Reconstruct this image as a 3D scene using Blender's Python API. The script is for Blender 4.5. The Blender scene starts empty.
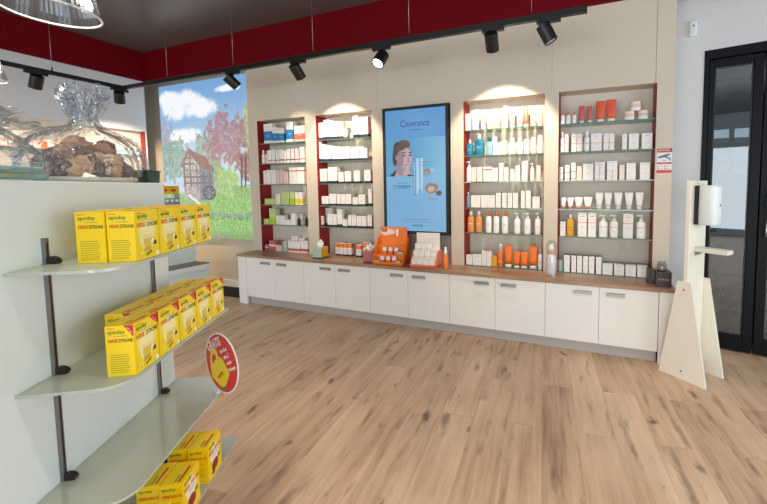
import bpy, math, random
import numpy as np
from mathutils import Matrix, Vector
random.seed(7)
PI = math.pi
scene = bpy.context.scene
COL = scene.collection

# ------------------------------------------------------------------ materials
def lin(c):
    return tuple((x / 255 / 12.92) if x / 255 <= 0.04045 else ((x / 255 + 0.055) / 1.055) ** 2.4 for x in c)

def principled(name):
    m = bpy.data.materials.new(name); m.use_nodes = True
    return m, m.node_tree, m.node_tree.nodes['Principled BSDF']

def mat(name, rgb, rough=0.5, metal=0.0, spec=0.5, bump=0.0, vary=0.03):
    """plain coloured surface with slight procedural mottling"""
    m, nt, b = principled(name)
    c = lin(rgb)
    n = nt.nodes.new('ShaderNodeTexNoise'); n.inputs['Scale'].default_value = 9
    tc = nt.nodes.new('ShaderNodeTexCoord'); nt.links.new(tc.outputs['Object'], n.inputs['Vector'])
    mx = nt.nodes.new('ShaderNodeMix'); mx.data_type = 'RGBA'
    mx.inputs[6].default_value = tuple(x * (1 - vary) for x in c) + (1,)
    mx.inputs[7].default_value = tuple(min(1, x * (1 + vary)) for x in c) + (1,)
    nt.links.new(n.outputs['Fac'], mx.inputs[0]); nt.links.new(mx.outputs[2], b.inputs['Base Color'])
    b.inputs['Roughness'].default_value = rough; b.inputs['Metallic'].default_value = metal
    b.inputs['Specular IOR Level'].default_value = spec
    if bump:
        n2 = nt.nodes.new('ShaderNodeTexNoise'); n2.inputs['Scale'].default_value = 140
        nt.links.new(tc.outputs['Object'], n2.inputs['Vector'])
        bp = nt.nodes.new('ShaderNodeBump'); bp.inputs['Strength'].default_value = bump; bp.inputs['Distance'].default_value = 0.002
        nt.links.new(n2.outputs['Fac'], bp.inputs['Height']); nt.links.new(bp.outputs['Normal'], b.inputs['Normal'])
    return m

def vcol(name, rough=0.35, emit=0.0, spec=0.5):
    """printed picture: colours come from the mesh's own colour attribute"""
    m, nt, b = principled(name)
    a = nt.nodes.new('ShaderNodeVertexColor'); a.layer_name = 'print'
    if not emit: nt.links.new(a.outputs['Color'], b.inputs['Base Color'])
    b.inputs['Roughness'].default_value = rough; b.inputs['Specular IOR Level'].default_value = spec
    if emit:
        b.inputs['Base Color'].default_value = (.012, .012, .014, 1)
        nt.links.new(a.outputs['Color'], b.inputs['Emission Color']); b.inputs['Emission Strength'].default_value = emit
    return m

def emission(name, rgb, strength):
    m = bpy.data.materials.new(name); m.use_nodes = True; nt = m.node_tree
    nt.nodes.clear(); o = nt.nodes.new('ShaderNodeOutputMaterial'); e = nt.nodes.new('ShaderNodeEmission')
    e.inputs[0].default_value = lin(rgb) + (1,); e.inputs[1].default_value = strength
    nt.links.new(e.outputs[0], o.inputs[0]); return m

def clear(name, tint, gloss_rough=0.02, diffuse=0.0, dcol=(255, 255, 255), base=0.04, edge=0.5, trans=0.0):
    """thin clear sheet: transparent body, fresnel-like reflection, optional haze"""
    m = bpy.data.materials.new(name); m.use_nodes = True; nt = m.node_tree; nt.nodes.clear()
    N = nt.nodes.new; L = nt.links.new
    o = N('ShaderNodeOutputMaterial'); t = N('ShaderNodeBsdfTransparent'); g = N('ShaderNodeBsdfGlossy')
    t.inputs[0].default_value = lin(tint) + (1,); g.inputs['Roughness'].default_value = gloss_rough
    lw = N('ShaderNodeLayerWeight'); lw.inputs[0].default_value = 0.35
    mr = N('ShaderNodeMapRange'); mr.inputs[3].default_value = base; mr.inputs[4].default_value = edge
    L(lw.outputs['Facing'], mr.inputs[0])
    body = t
    if diffuse:
        d = N('ShaderNodeBsdfDiffuse'); d.inputs[0].default_value = lin(dcol) + (1,)
        last = d
        if trans:
            tr = N('ShaderNodeBsdfTranslucent'); tr.inputs[0].default_value = lin(dcol) + (1,)
            mt = N('ShaderNodeMixShader'); mt.inputs[0].default_value = trans
            L(d.outputs[0], mt.inputs[1]); L(tr.outputs[0], mt.inputs[2]); last = mt
        md = N('ShaderNodeMixShader'); md.inputs[0].default_value = diffuse
        L(t.outputs[0], md.inputs[1]); L(last.outputs[0], md.inputs[2]); body = md
    mg = N('ShaderNodeMixShader'); L(mr.outputs[0], mg.inputs[0]); L(body.outputs[0], mg.inputs[1]); L(g.outputs[0], mg.inputs[2])
    L(mg.outputs[0], o.inputs[0]); return m

def wood(name, direction, width, length, cols, grain=1.0, rough=0.42, knots=True, gap=0.0025):
    """planked oak laminate; direction = world vector along the planks"""
    m, nt, b = principled(name); N = nt.nodes.new; L = nt.links.new
    geo = N('ShaderNodeNewGeometry')
    dx, dy = direction
    def dot(v):
        n = N('ShaderNodeVectorMath'); n.operation = 'DOT_PRODUCT'; n.inputs[1].default_value = v
        L(geo.outputs['Position'], n.inputs[0]); return n.outputs['Value']
    px = dot((dx, dy, 0)); py = dot((-dy, dx, 0))
    def comb(x, y, z=None):
        c = N('ShaderNodeCombineXYZ'); L(x, c.inputs[0]); L(y, c.inputs[1])
        if z is not None: L(z, c.inputs[2])
        return c.outputs[0]
    def mth(op, a, bb, c=None):
        n = N('ShaderNodeMath'); n.operation = op
        for i, v in enumerate((a, bb, c)):
            if v is None: continue
            if isinstance(v, (int, float)): n.inputs[i].default_value = v
            else: L(v, n.inputs[i])
        return n.outputs[0]
    br = N('ShaderNodeTexBrick'); br.offset = 0.37; br.offset_frequency = 2
    br.inputs['Color1'].default_value = (0, 0, 0, 1); br.inputs['Color2'].default_value = (1, 1, 1, 1)
    br.inputs['Mortar'].default_value = (0.5, 0.5, 0.5, 1)
    br.inputs['Scale'].default_value = 1; br.inputs['Brick Width'].default_value = length
    br.inputs['Row Height'].default_value = width; br.inputs['Mortar Size'].default_value = gap
    br.inputs['Mortar Smooth'].default_value = 0.2; br.inputs['Bias'].default_value = 0
    L(comb(px, py), br.inputs['Vector'])
    rnd = N('ShaderNodeSeparateColor'); L(br.outputs['Color'], rnd.inputs[0]); r = rnd.outputs[0]
    off = mth('MULTIPLY', r, 37.0)
    # long streaks
    s1 = N('ShaderNodeTexNoise'); s1.inputs['Scale'].default_value = 1; s1.inputs['Detail'].default_value = 7; s1.inputs['Roughness'].default_value = 0.62
    L(comb(mth('MULTIPLY', px, 1.5), mth('MULTIPLY', py, 20 * grain), off), s1.inputs['Vector'])
    s2 = N('ShaderNodeTexNoise'); s2.inputs['Scale'].default_value = 1; s2.inputs['Detail'].default_value = 4
    L(comb(mth('MULTIPLY', px, 7), mth('MULTIPLY', py, 110 * grain), off), s2.inputs['Vector'])
    s3 = N('ShaderNodeTexNoise'); s3.inputs['Scale'].default_value = 1; s3.inputs['Detail'].default_value = 3
    L(comb(mth('MULTIPLY', px, 1.6), mth('MULTIPLY', py, 4.5), off), s3.inputs['Vector'])
    f = mth('ADD', mth('MULTIPLY', s1.outputs['Fac'], 0.62), mth('ADD', mth('MULTIPLY', s2.outputs['Fac'], 0.2), mth('MULTIPLY', s3.outputs['Fac'], 0.62)))
    f = mth('ADD', f, mth('MULTIPLY', r, 0.16))
    mr = N('ShaderNodeMapRange'); mr.inputs[1].default_value = 0.50; mr.inputs[2].default_value = 1.12; L(f, mr.inputs[0])
    cr = N('ShaderNodeValToRGB'); e = cr.color_ramp.elements
    e[0].position = 0; e[0].color = lin(cols[0]) + (1,); e[1].position = 1; e[1].color = lin(cols[-1]) + (1,)
    for i, c in enumerate(cols[1:-1]):
        x = e.new((i + 1) / (len(cols) - 1)); x.color = lin(c) + (1,)
    L(mr.outputs[0], cr.inputs[0]); colr = cr.outputs[0]
    def mul(a, fac, dark):
        n = N('ShaderNodeMix'); n.data_type = 'RGBA'; L(fac, n.inputs[0]); L(a, n.inputs[6]); n.inputs[7].default_value = lin(dark) + (1,); return n.outputs[2]
    if knots:
        for sc, lo, hi, dk in ((1.7, 0.03, 0.11, (66, 48, 40)), (3.1, 0.03, 0.10, (76, 56, 46)), (5.3, 0.03, 0.13, (84, 62, 50))):
            nz = N('ShaderNodeTexNoise'); nz.inputs['Scale'].default_value = 11; L(comb(px, py), nz.inputs['Vector'])
            vo = N('ShaderNodeTexVoronoi'); vo.inputs['Scale'].default_value = sc
            wob = mth('MULTIPLY', mth('SUBTRACT', nz.outputs['Fac'], 0.5), 0.10)
            L(comb(mth('ADD', mth('MULTIPLY', px, 0.55), wob), mth('ADD', py, wob), mth('MULTIPLY', r, 3.0)), vo.inputs['Vector'])
            k = N('ShaderNodeMapRange'); k.inputs[1].default_value = hi; k.inputs[2].default_value = lo; k.inputs[3].default_value = 0; k.inputs[4].default_value = 0.8
            L(vo.outputs['Distance'], k.inputs[0]); colr = mul(colr, k.outputs[0], dk)
        # dark smears along the grain
        sm = N('ShaderNodeTexNoise'); sm.inputs['Scale'].default_value = 1; sm.inputs['Detail'].default_value = 3
        L(comb(mth('MULTIPLY', px, 3.2), mth('MULTIPLY', py, 14), mth('ADD', off, 5.0)), sm.inputs['Vector'])
        k = N('ShaderNodeMapRange'); k.inputs[1].default_value = 0.58; k.inputs[2].default_value = 0.74; k.inputs[3].default_value = 0; k.inputs[4].default_value = 0.65
        L(sm.outputs['Fac'], k.inputs[0]); colr = mul(colr, k.outputs[0], (98, 74, 60))
    k = mth('MULTIPLY', br.outputs['Fac'], 0.12); colr = mul(colr, k, (78, 58, 46))
    L(colr, b.inputs['Base Color'])
    b.inputs['Roughness'].default_value = rough; b.inputs['Specular IOR Level'].default_value = 0.4
    bp = N('ShaderNodeBump'); bp.inputs['Strength'].default_value = 0.15; bp.inputs['Distance'].default_value = 0.002
    L(s2.outputs['Fac'], bp.inputs['Height']); L(bp.outputs['Normal'], b.inputs['Normal'])
    return m

# ------------------------------------------------------------------ mesh building
def qcol(fn, nx, ny):
    """sample a picture function on a grid -> array [ny][nx][3] srgb 0..255"""
    u, v = np.meshgrid((np.arange(nx) + .5) / nx, (np.arange(ny) + .5) / ny)
    return np.clip(fn(u, v), 0, 255)

class MB:
    def __init__(s): s.v = []; s.f = []; s.m = []; s.c = {}; s.sm = set()
    def face(s, pts, m, smooth=False, col=None):
        b = len(s.v); s.v += [tuple(p) for p in pts]; s.f.append(tuple(range(b, b + len(pts)))); s.m.append(m)
        if col is not None: s.c[len(s.f) - 1] = col
    def box(s, x0, y0, z0, x1, y1, z1, m, skip='', bev=0.0):
        if bev:
            import bmesh
            bm = bmesh.new(); bmesh.ops.create_cube(bm, size=1)
            for v in bm.verts: v.co = ((x0 + x1) / 2 + v.co.x * (x1 - x0), (y0 + y1) / 2 + v.co.y * (y1 - y0), (z0 + z1) / 2 + v.co.z * (z1 - z0))
            bmesh.ops.bevel(bm, geom=bm.edges[:], offset=bev, segments=2, affect='EDGES', profile=0.5)
            s.add_bm(bm, m); return
        p = [(x0, y0, z0), (x1, y0, z0), (x1, y1, z0), (x0, y1, z0), (x0, y0, z1), (x1, y0, z1), (x1, y1, z1), (x0, y1, z1)]
        F = {'b': (3, 2, 1, 0), 't': (4, 5, 6, 7), 'f': (0, 1, 5, 4), 'k': (2, 3, 7, 6), 'l': (3, 0, 4, 7), 'r': (1, 2, 6, 5)}
        b = len(s.v); s.v += p
        for k, f in F.items():
            if k not in skip: s.f.append(tuple(b + i for i in f)); s.m.append(m)
    def add_bm(s, bm, m, M=None):
        b = len(s.v)
        bm.verts.ensure_lookup_table()
        for i, v in enumerate(bm.verts): v.index = i
        s.v += [tuple(M @ v.co) if M else tuple(v.co) for v in bm.verts]
        for f in bm.faces: s.f.append(tuple(b + v.index for v in f.verts)); s.m.append(m)
        bm.free()
    def lathe(s, prof, m, c=(0, 0, 0), n=20, axis='z', sx=1.0, sy=1.0, smooth=True, M=None, caps=True, rib=0.0):
        """prof = [(r,z),...]"""
        b = len(s.v)
        for r, z in prof:
            for i in range(n):
                a = 2 * PI * i / n; rr = r * (1 + (rib if i % 2 else -rib))
                p = Vector((rr * math.cos(a) * sx, rr * math.sin(a) * sy, z))
                if M: p = M @ p
                s.v.append((c[0] + p.x, c[1] + p.y, c[2] + p.z))
        for j in range(len(prof) - 1):
            for i in range(n):
                k = (i + 1) % n
                s.f.append((b + j * n + i, b + j * n + k, b + (j + 1) * n + k, b + (j + 1) * n + i)); s.m.append(m)
                if smooth: s.sm.add(len(s.f) - 1)
        if caps:
            if prof[0][0] > 1e-5: s.f.append(tuple(b + i for i in range(n))[::-1]); s.m.append(m)
            if prof[-1][0] > 1e-5: s.f.append(tuple(b + (len(prof) - 1) * n + i for i in range(n))); s.m.append(m)
    def tube(s, path, r, m, n=10):
        path = [Vector(p) for p in path]; b = len(s.v)
        for k, p in enumerate(path):
            d = (path[min(k + 1, len(path) - 1)] - path[max(k - 1, 0)]).normalized()
            a = d.cross(Vector((0, 0, 1)));
            if a.length < 1e-3: a = d.cross(Vector((1, 0, 0)))
            a.normalize(); c = d.cross(a)
            for i in range(n):
                t = 2 * PI * i / n; s.v.append(tuple(p + (a * math.cos(t) + c * math.sin(t)) * r))
        for k in range(len(path) - 1):
            for i in range(n):
                j = (i + 1) % n; s.f.append((b + k * n + i, b + k * n + j, b + (k + 1) * n + j, b + (k + 1) * n + i)); s.m.append(m); s.sm.add(len(s.f) - 1)
        s.f.append(tuple(b + i for i in range(n))[::-1]); s.m.append(m)
        s.f.append(tuple(b + (len(path) - 1) * n + i for i in range(n))); s.m.append(m)
    def prism(s, poly, a0, a1, m, plane='xy'):
        """extrude a polygon: plane xy -> z from a0 to a1; xz -> y; yz -> x"""
        def P(p, a): return {'xy': (p[0], p[1], a), 'xz': (p[0], a, p[1]), 'yz': (a, p[0], p[1])}[plane]
        n = len(poly); b = len(s.v)
        s.v += [P(p, a0) for p in poly] + [P(p, a1) for p in poly]
        s.f.append(tuple(b + i for i in range(n))[::-1]); s.m.append(m)
        s.f.append(tuple(b + n + i for i in range(n))); s.m.append(m)
        for i in range(n):
            j = (i + 1) % n; s.f.append((b + i, b + j, b + n + j, b + n + i)); s.m.append(m)
    def picture(s, img, o, ux, uy, m, mask=None):
        """img [ny][nx][3]; o origin, ux/uy full-size edge vectors"""
        ny, nx = img.shape[:2]; o = Vector(o); ux = Vector(ux) / nx; uy = Vector(uy) / ny; b = len(s.v)
        for j in range(ny + 1):
            for i in range(nx + 1): s.v.append(tuple(o + ux * i + uy * j))
        for j in range(ny):
            for i in range(nx):
                if mask is not None and not mask[j][i]: continue
                a = b + j * (nx + 1) + i
                s.f.append((a, a + 1, a + nx + 2, a + nx + 1)); s.m.append(m); s.c[len(s.f) - 1] = img[j][i]
    def build(s, name, parent=None, loc=None, rotz=0.0, bevel=0.0):
        me = bpy.data.meshes.new(name); me.from_pydata(s.v, [], s.f)
        mats = []
        for x in s.m:
            if x not in mats: mats.append(x)
        for x in mats: me.materials.append(x)
        idx = {x.name: i for i, x in enumerate(mats)}
        me.polygons.foreach_set('material_index', [idx[x.name] for x in s.m])
        if s.c:
            at = me.color_attributes.new('print', 'FLOAT_COLOR', 'CORNER')
            arr = np.ones((len(me.loops), 4), dtype=np.float32) * 0.8
            for p in me.polygons:
                if p.index in s.c:
                    arr[p.loop_start:p.loop_start + p.loop_total, :3] = lin(s.c[p.index])
            at.data.foreach_set('color', arr.ravel())
        if s.sm:
            me.polygons.foreach_set('use_smooth', [i in s.sm for i in range(len(s.f))])
        me.update()
        o = bpy.data.objects.new(name, me); COL.objects.link(o)
        if parent is not None: o.parent = parent
        if loc: o.location = loc
        if rotz: o.rotation_euler = (0, 0, rotz)
        if bevel:
            md = o.modifiers.new('bevel', 'BEVEL'); md.width = bevel; md.segments = 2; md.limit_method = 'ANGLE'
        return o

def thing(name, label, cat, loc=(0, 0, 0), rotz=0.0, group=None):
    o = bpy.data.objects.new(name, None); o.empty_display_size = .05; COL.objects.link(o)
    o.location = loc; o.rotation_euler = (0, 0, rotz); return tag(o, label, cat, group)
def tag(o, label=None, cat=None, group=None):
    if label: o['label'] = label
    if cat: o['category'] = cat
    if group: o['group'] = group
    return o
def struct(o): o['kind'] = 'structure'; return o
def dup(root, loc=None, rotz=None, label=None, group=None):
    r = root.copy(); COL.objects.link(r)
    if loc is not None: r.location = loc
    if rotz is not None: r.rotation_euler = (0, 0, rotz)
    if label: r['label'] = label
    if group: r['group'] = group
    for ch in list(root.children):
        c = ch.copy(); COL.objects.link(c); c.parent = r
        for g in list(ch.children):
            d = g.copy(); COL.objects.link(d); d.parent = c
    return r
def text(name, body, size, m, parent, loc, rot=(PI / 2, 0, 0), align='CENTER', sx=1.0, extrude=0.0003, bold=0.0):
    cu = bpy.data.curves.new(name, 'FONT'); cu.body = body; cu.size = size; cu.align_x = align; cu.align_y = 'CENTER'
    cu.extrude = extrude; cu.resolution_u = 3; cu.offset = bold
    t = bpy.data.objects.new('t', cu)
    me = bpy.data.meshes.new_from_object(t); bpy.data.objects.remove(t); bpy.data.curves.remove(cu)
    me.materials.clear(); me.materials.append(m)
    me.transform(Matrix.Diagonal((sx, 1, 1, 1)))
    o = bpy.data.objects.new(name, me); COL.objects.link(o); o.parent = parent; o.location = loc; o.rotation_euler = rot
    return o

# picture helpers
_rng = np.random.RandomState(3)
_G = _rng.rand(64, 64)
def noise(u, v, f):
    x = u * f; y = v * f; xi = np.floor(x).astype(int); yi = np.floor(y).astype(int); fx = x - xi; fy = y - yi
    fx = fx * fx * (3 - 2 * fx); fy = fy * fy * (3 - 2 * fy)
    g = lambda a, b: _G[a % 64, b % 64]
    return (g(xi, yi) * (1 - fx) + g(xi + 1, yi) * fx) * (1 - fy) + (g(xi, yi + 1) * (1 - fx) + g(xi + 1, yi + 1) * fx) * fy
def fbm(u, v, f): return (noise(u, v, f) + .5 * noise(u + 3.1, v + 1.7, f * 2.1) + .25 * noise(u + 7.7, v + 4.1, f * 4.3)) / 1.75
def ss(a, b, x): t = np.clip((x - a) / (b - a), 0, 1); return t * t * (3 - 2 * t)
def mixc(img, col, fac):
    fac = np.clip(fac, 0, 1)[..., None]; return img * (1 - fac) + np.array(col, float) * fac
def inpoly(u, v, poly):
    r = np.zeros(u.shape, bool); n = len(poly)
    for i in range(n):
        x0, y0 = poly[i]; x1, y1 = poly[(i + 1) % n]
        c = ((y0 > v) != (y1 > v)) & (u < (x1 - x0) * (v - y0) / ((y1 - y0) or 1e-9) + x0); r ^= c
    return r

# ------------------------------------------------------------------ palette
M_wall = mat('wall_paint', (212, 213, 214), 0.75, vary=0.012, bump=0.05)
M_wall_cream = mat('cream_wall_panel', (208, 196, 177), 0.55, vary=0.01)
M_cab = mat('cream_cabinet_front', (240, 235, 226), 0.4, vary=0.01)
M_gap = mat('dark_joint', (120, 108, 96), 0.8)  # dark tone of panel seams and tile joints
M_red = mat('deep_red_paint', (104, 2, 14), 0.6, spec=.12)
M_redp = mat('red_side_panel', (146, 24, 22), 0.45)
M_ceil = mat('dark_grey_ceiling', (92, 88, 84), 0.3, spec=0.5)
M_black = mat('black_metal', (17, 17, 18), 0.38, spec=0.5)
M_blackp = mat('black_plastic', (24, 24, 26), 0.5)
M_frame = mat('anthracite_frame', (7, 11, 15), 0.45, spec=.18)
M_alu = mat('brushed_aluminium', (176, 174, 172), 0.35, metal=0.85)
M_plinth = mat('grey_plinth', (186, 180, 174), 0.4, metal=0.15)
M_rail = mat('steel_rail', (138, 134, 132), 0.4, metal=0.7)
M_steel = mat('dark_steel_clip', (52, 46, 44), 0.35, metal=0.5)
M_niche = mat('beige_niche_back', (212, 203, 188), 0.6, vary=0.02)
M_taupe = mat('taupe_recess', (158, 146, 134), 0.6)
M_white = mat('white_lacquer', (226, 232, 228), 0.35, vary=0.008)
M_ivory = mat('ivory_board', (238, 232, 214), 0.4, vary=0.01)
M_glass = clear('shelf_glass', (232, 243, 236), base=0.05, edge=0.4, diffuse=0.05, dcol=(205, 235, 220))
M_gedge = clear('green_glass_edge', (120, 175, 150), base=0.10, edge=0.4, diffuse=0.55, dcol=(120, 160, 140))
M_frost = clear('frosted_glass', (214, 226, 218), gloss_rough=0.12, base=0.06, edge=0.35, diffuse=0.66, dcol=(238, 242, 232), trans=0.5)
M_frostedge = clear('frosted_glass_edge', (190, 215, 205), gloss_rough=0.1, base=0.1, edge=0.4, diffuse=0.8, dcol=(226, 238, 230), trans=0.4)
M_pane = clear('door_glass', (216, 226, 228), base=0.10, edge=0.75)
M_cello = clear('cellophane', (246, 248, 250), gloss_rough=0.10, base=0.08, edge=0.5, diffuse=0.08, dcol=(240, 244, 248), trans=0.5)
M_shade = clear('prismatic_glass', (205, 210, 214), gloss_rough=0.08, base=0.10, edge=0.5, diffuse=0.05, dcol=(200, 206, 214), trans=0.5)
M_floor = wood('oak_plank_floor', (math.sin(-0.12), math.cos(-0.12)), 0.20, 1.28,
               [(144, 114, 92), (182, 149, 121), (202, 169, 139), (216, 185, 154), (228, 201, 172)])
M_wtop = wood('oak_worktop', (1, 0), 3.0, 30.0, [(120, 92, 72), (158, 124, 98), (180, 146, 116), (196, 164, 134)], grain=1.6, knots=False, rough=0.35)
M_wtop2 = wood('dark_oak_bench_top', (0, 1), 3.0, 30.0, [(100, 80, 66), (134, 110, 92), (152, 128, 108)], grain=1.6, knots=False, rough=0.4)
M_print = vcol('printed_card', 0.4)
M_backlit = vcol('backlit_print', 0.5, emit=.95)
M_screen = vcol('lit_screen_image', 0.25, emit=0.85)
M_lampface = emission('lit_spot_lens', (255, 236, 205), 9.0)
M_mat = mat('black_floor_mat', (40, 38, 38), 0.95, bump=0.4)

# ------------------------------------------------------------------ camera
H = 1.4
FPX, CX, CY, YAW, PIT, ROL = 363.0174, 453.3278, 210.427, -0.3643, -0.0654, -0.0073
f = Vector((math.sin(YAW) * math.cos(PIT), math.cos(YAW) * math.cos(PIT), math.sin(PIT)))
r0 = Vector((math.cos(YAW), -math.sin(YAW), 0)); u0 = r0.cross(f)
rr = r0 * math.cos(ROL) + u0 * math.sin(ROL); uu = u0 * math.cos(ROL) - r0 * math.sin(ROL)
cd = bpy.data.cameras.new('camera'); cam = bpy.data.objects.new('camera', cd); COL.objects.link(cam)
cam.matrix_world = Matrix(((rr.x, uu.x, -f.x, 0), (rr.y, uu.y, -f.y, 0), (rr.z, uu.z, -f.z, H), (0, 0, 0, 1)))
cd.sensor_fit = 'HORIZONTAL'; cd.sensor_width = 36; cd.lens = FPX * 36 / 767
cd.shift_x = (383.5 - CX) / 767; cd.shift_y = -(252 - CY) / 767; cd.clip_start = 0.05; cd.clip_end = 200
scene.camera = cam

# ------------------------------------------------------------------ room shell
ZC = 3.33
def sbox(name, x0, y0, z0, x1, y1, z1, m, **k):
    b = MB(); b.box(x0, y0, z0, x1, y1, z1, m); return struct(b.build(name, **k))
sbox('floor', -6.7, -5.0, -0.05, 4.2, 3.85, 0, M_floor)
sbox('ceiling', -6.7, -5.0, ZC, 4.2, 3.8, ZC + .05, M_ceil)
sbox('wall_left', -6.6, -5.0, 0, -6.5, 3.8, ZC, M_wall)
sbox('wall_back', -6.5, 3.66, 0, 0.62, 3.76, ZC, M_wall_cream)
sbox('trim_1', -5.991, 3.378, 2.93, 4.0, 3.421, ZC, M_red)
sbox('trim_2', -6.03, -5.0, 2.93, -5.991, 3.421, ZC, M_red)
b = MB(); b.box(-6.5, 3.645, 0, -4.01, 3.66, .09, M_white); struct(b.build('baseboard_back'))
# door wall: local x runs along the wall, y into the vestibule
DW = (1.055, 3.6, 0); DR = -0.2
b = MB()
b.box(-.47, 0, 0, -.2, .12, ZC, M_wall); b.box(-.2, 0, 2.507, 2.1, .12, ZC, M_wall); b.box(2.1, 0, 0, 2.9, .12, ZC, M_wall)
struct(b.build('wall_front', loc=DW, rotz=DR))
# door leaves
def leaf(name, x0, x1, lab=False):
    b = MB(); st = .062 if lab else .08
    y0, y1 = .02, .09; z0, z1 = .012, 2.43
    sl, sr = (x0 + (.04 if lab else .062), x1 - (.064 if lab else .08))
    b.box(x0, y0, z0, sl, y1, z1, M_frame, bev=.004); b.box(sr, y0, z0, x1, y1, z1, M_frame, bev=.004)
    b.box(sl, y0, z0, sr, y1, .137, M_frame); b.box(sl, y0, z1 - .06, sr, y1, z1, M_frame)
    o = struct(b.build(name, loc=DW, rotz=DR))
    g = MB(); g.box(sl, .05, .137, sr, .058, z1 - .06, M_pane); g.build('pane', o)
    g = MB()
    for a, c, d, e in ((sl, .137, sl + .008, z1 - .06), (sr - .008, .137, sr, z1 - .06)): g.box(a, .04, c, d, .068, e, M_black)
    g.box(sl, .04, .137, sr, .068, .145, M_black); g.box(sl, .04, z1 - .068, sr, .068, z1 - .06, M_black); g.build('gasket', o)
    return o
leaf('door_1', -.162, .192, True); d2 = leaf('door_2', .2, 1.12)
b = MB(); b.tube([(.245, .02, .98), (.245, -.035, 1.0), (.245, -.05, 1.05), (.245, -.05, 1.25), (.245, -.035, 1.3), (.245, .02, 1.32)], .011, M_alu); b.build('door_handle', d2)
b = MB(); b.box(-.2, -.005, 0, -.164, .11, 2.507, M_frame); b.box(-.164, -.005, 2.435, 2.1, .11, 2.507, M_frame); b.box(1.13, -.005, 0, 1.2, .11, 2.435, M_frame)
b.box(1.28, .05, .1, 2.02, .058, 2.4, M_pane); b.box(1.2, 0, 0, 1.28, .1, 2.435, M_frame); b.box(2.02, 0, 0, 2.1, .1, 2.435, M_frame); b.box(1.28, 0, 0, 2.02, .1, .1, M_frame)
struct(b.build('door_3', loc=DW, rotz=DR))
# vestibule beyond the glass door
M_vfl = mat('vestibule_tile', (66, 68, 72), 0.25); M_vw = mat('vestibule_grey', (84, 92, 96), 0.6); M_vc = mat('vestibule_ceiling', (120, 130, 134), 0.6)
b = MB()
b.box(-.46, .12, -.05, 3.0, 3.3, -.002, M_vfl)
for i in range(1, 6): b.box(-.46, .12 + i * .6, -.002, 3.0, .128 + i * .6, -.0005, M_gap)
for i in range(1, 6): b.box(-.46 + i * .6, .12, -.002, -.452 + i * .6, 3.3, -.0005, M_gap)
struct(b.build('floor_vestibule', loc=DW, rotz=DR))
b = MB(); b.box(-.46, .12, 2.75, 3.0, 3.3, 2.8, M_vc)
for y in (.9, 1.6): b.box(-.46, y, 2.62, 3.0, y + .1, 2.75, M_vw)
struct(b.build('ceiling_vestibule', loc=DW, rotz=DR))
b = MB(); b.box(-.46, .12, 0, -.40, 3.3, 2.75, M_vw); struct(b.build('wall_vestibule_left', loc=DW, rotz=DR))
b = MB(); b.box(2.95, .12, 0, 3.0, 3.3, 2.75, M_vw); struct(b.build('wall_vestibule_right', loc=DW, rotz=DR))
b = MB(); y0, y1 = 3.2, 3.3
b.box(-.4, y0, 0, 2.95, y1, 1.42, M_frame); b.box(-.4, y0, 2.25, 2.95, y1, 2.75, M_frame); b.box(-.4, y0, 1.95, 2.95, y1, 2.03, M_frame)
for x in (-.4, .25, .95, 1.65, 2.3, 2.87): b.box(x, y0, 1.42, x + .06, y1, 2.25, M_frame)
struct(b.build('window_1', loc=DW, rotz=DR))
M_out = mat('asphalt', (110, 112, 116), .9)
sbox('ground_outside', -12, 7.2, -.2, 22, 30, -.15, M_out)
# ground strip and brick house seen far outside through the glass
bh = thing('brick_house', 'low red brick house seen faintly outside through the glass door', 'house', (4.5, 14, -.15), 0)
b = MB(); b.box(-5, 0, 0, 5, 4, 2.3, mat('red_brick', (120, 78, 66), .9, vary=.2)); b.build('wall', bh)
b = MB(); b.prism([(-5.3, 2.3), (5.3, 2.3), (4.4, 3.0), (-4.4, 3.0)], -.3, 4.3, mat('roof_tile', (84, 70, 68), .8), 'xz'); b.build('roof', bh)
for x in (-3.4, -.6, 2.2): b = MB(); b.box(x, -.03, 1.0, x + 1.2, .02, 1.9, M_frame); b.build('window', bh)

# ------------------------------------------------------------------ display wall unit with five niches
D0, D1, DB = 3.146, 3.421, 3.60
NT = 2.235; WT = .605
unit = thing('display_wall_unit', 'cream built-in display wall with tall shelf niches above the cabinets', 'display wall', (-1.7, D1, WT))
def U(b, name, **k):
    for i, p in enumerate(b.v): b.v[i] = (p[0] + 1.7, p[1] - D1, p[2] - WT)
    return b.build(name, unit, **k)
piers = [(-4.07, -3.922), (-3.163, -3.006), (-2.248, -2.103), (-1.328, -1.192), (-.412, -.288), (.486, .608)]
b = MB()
for x0, x1 in piers: b.box(x0, D1, WT, x1, DB + .05, NT, M_wall_cream)
b.box(-4.07, D1, NT, .472, DB + .05, 2.935, M_wall_cream); b.box(.475, D1, NT, .608, DB + .05, 2.935, M_wall_cream)
b.box(.472, D1 + .004, NT, .475, DB, 2.935, M_gap)
for x in (-2.175, -.35): b.box(x, D1 + .0005, NT, x + .0015, D1 - .0004, 2.935, M_gap)
U(b, 'face_panel')
for i in (0, 1, 3, 4):
    b = MB(); b.box(piers[i][1], DB, WT, piers[i + 1][0], DB + .01, NT, M_niche); U(b, 'niche_back')
b = MB(); b.box(piers[2][1], D1 + .035, WT, piers[3][0], D1 + .045, NT, M_taupe); tag(U(b, 'screen_recess'), 'taupe recess behind the screen')
for i in (0, 1, 3, 4):
    x0, x1 = piers[i][1], piers[i + 1][0]
    for a in (x0, x1 - .004):
        b = MB(); b.box(a, D1 + .004, WT, a + .004, DB, NT, M_redp); tag(U(b, 'side_panel'), 'red side panel')
# worktop
b = MB(); b.box(-4.02, D0 - .012, .577, .614, DB + .05, WT, M_wtop, bev=.002)
tag(b.build('worktop'), 'long oak-look worktop running over the row of cream cabinets', 'worktop')
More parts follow.
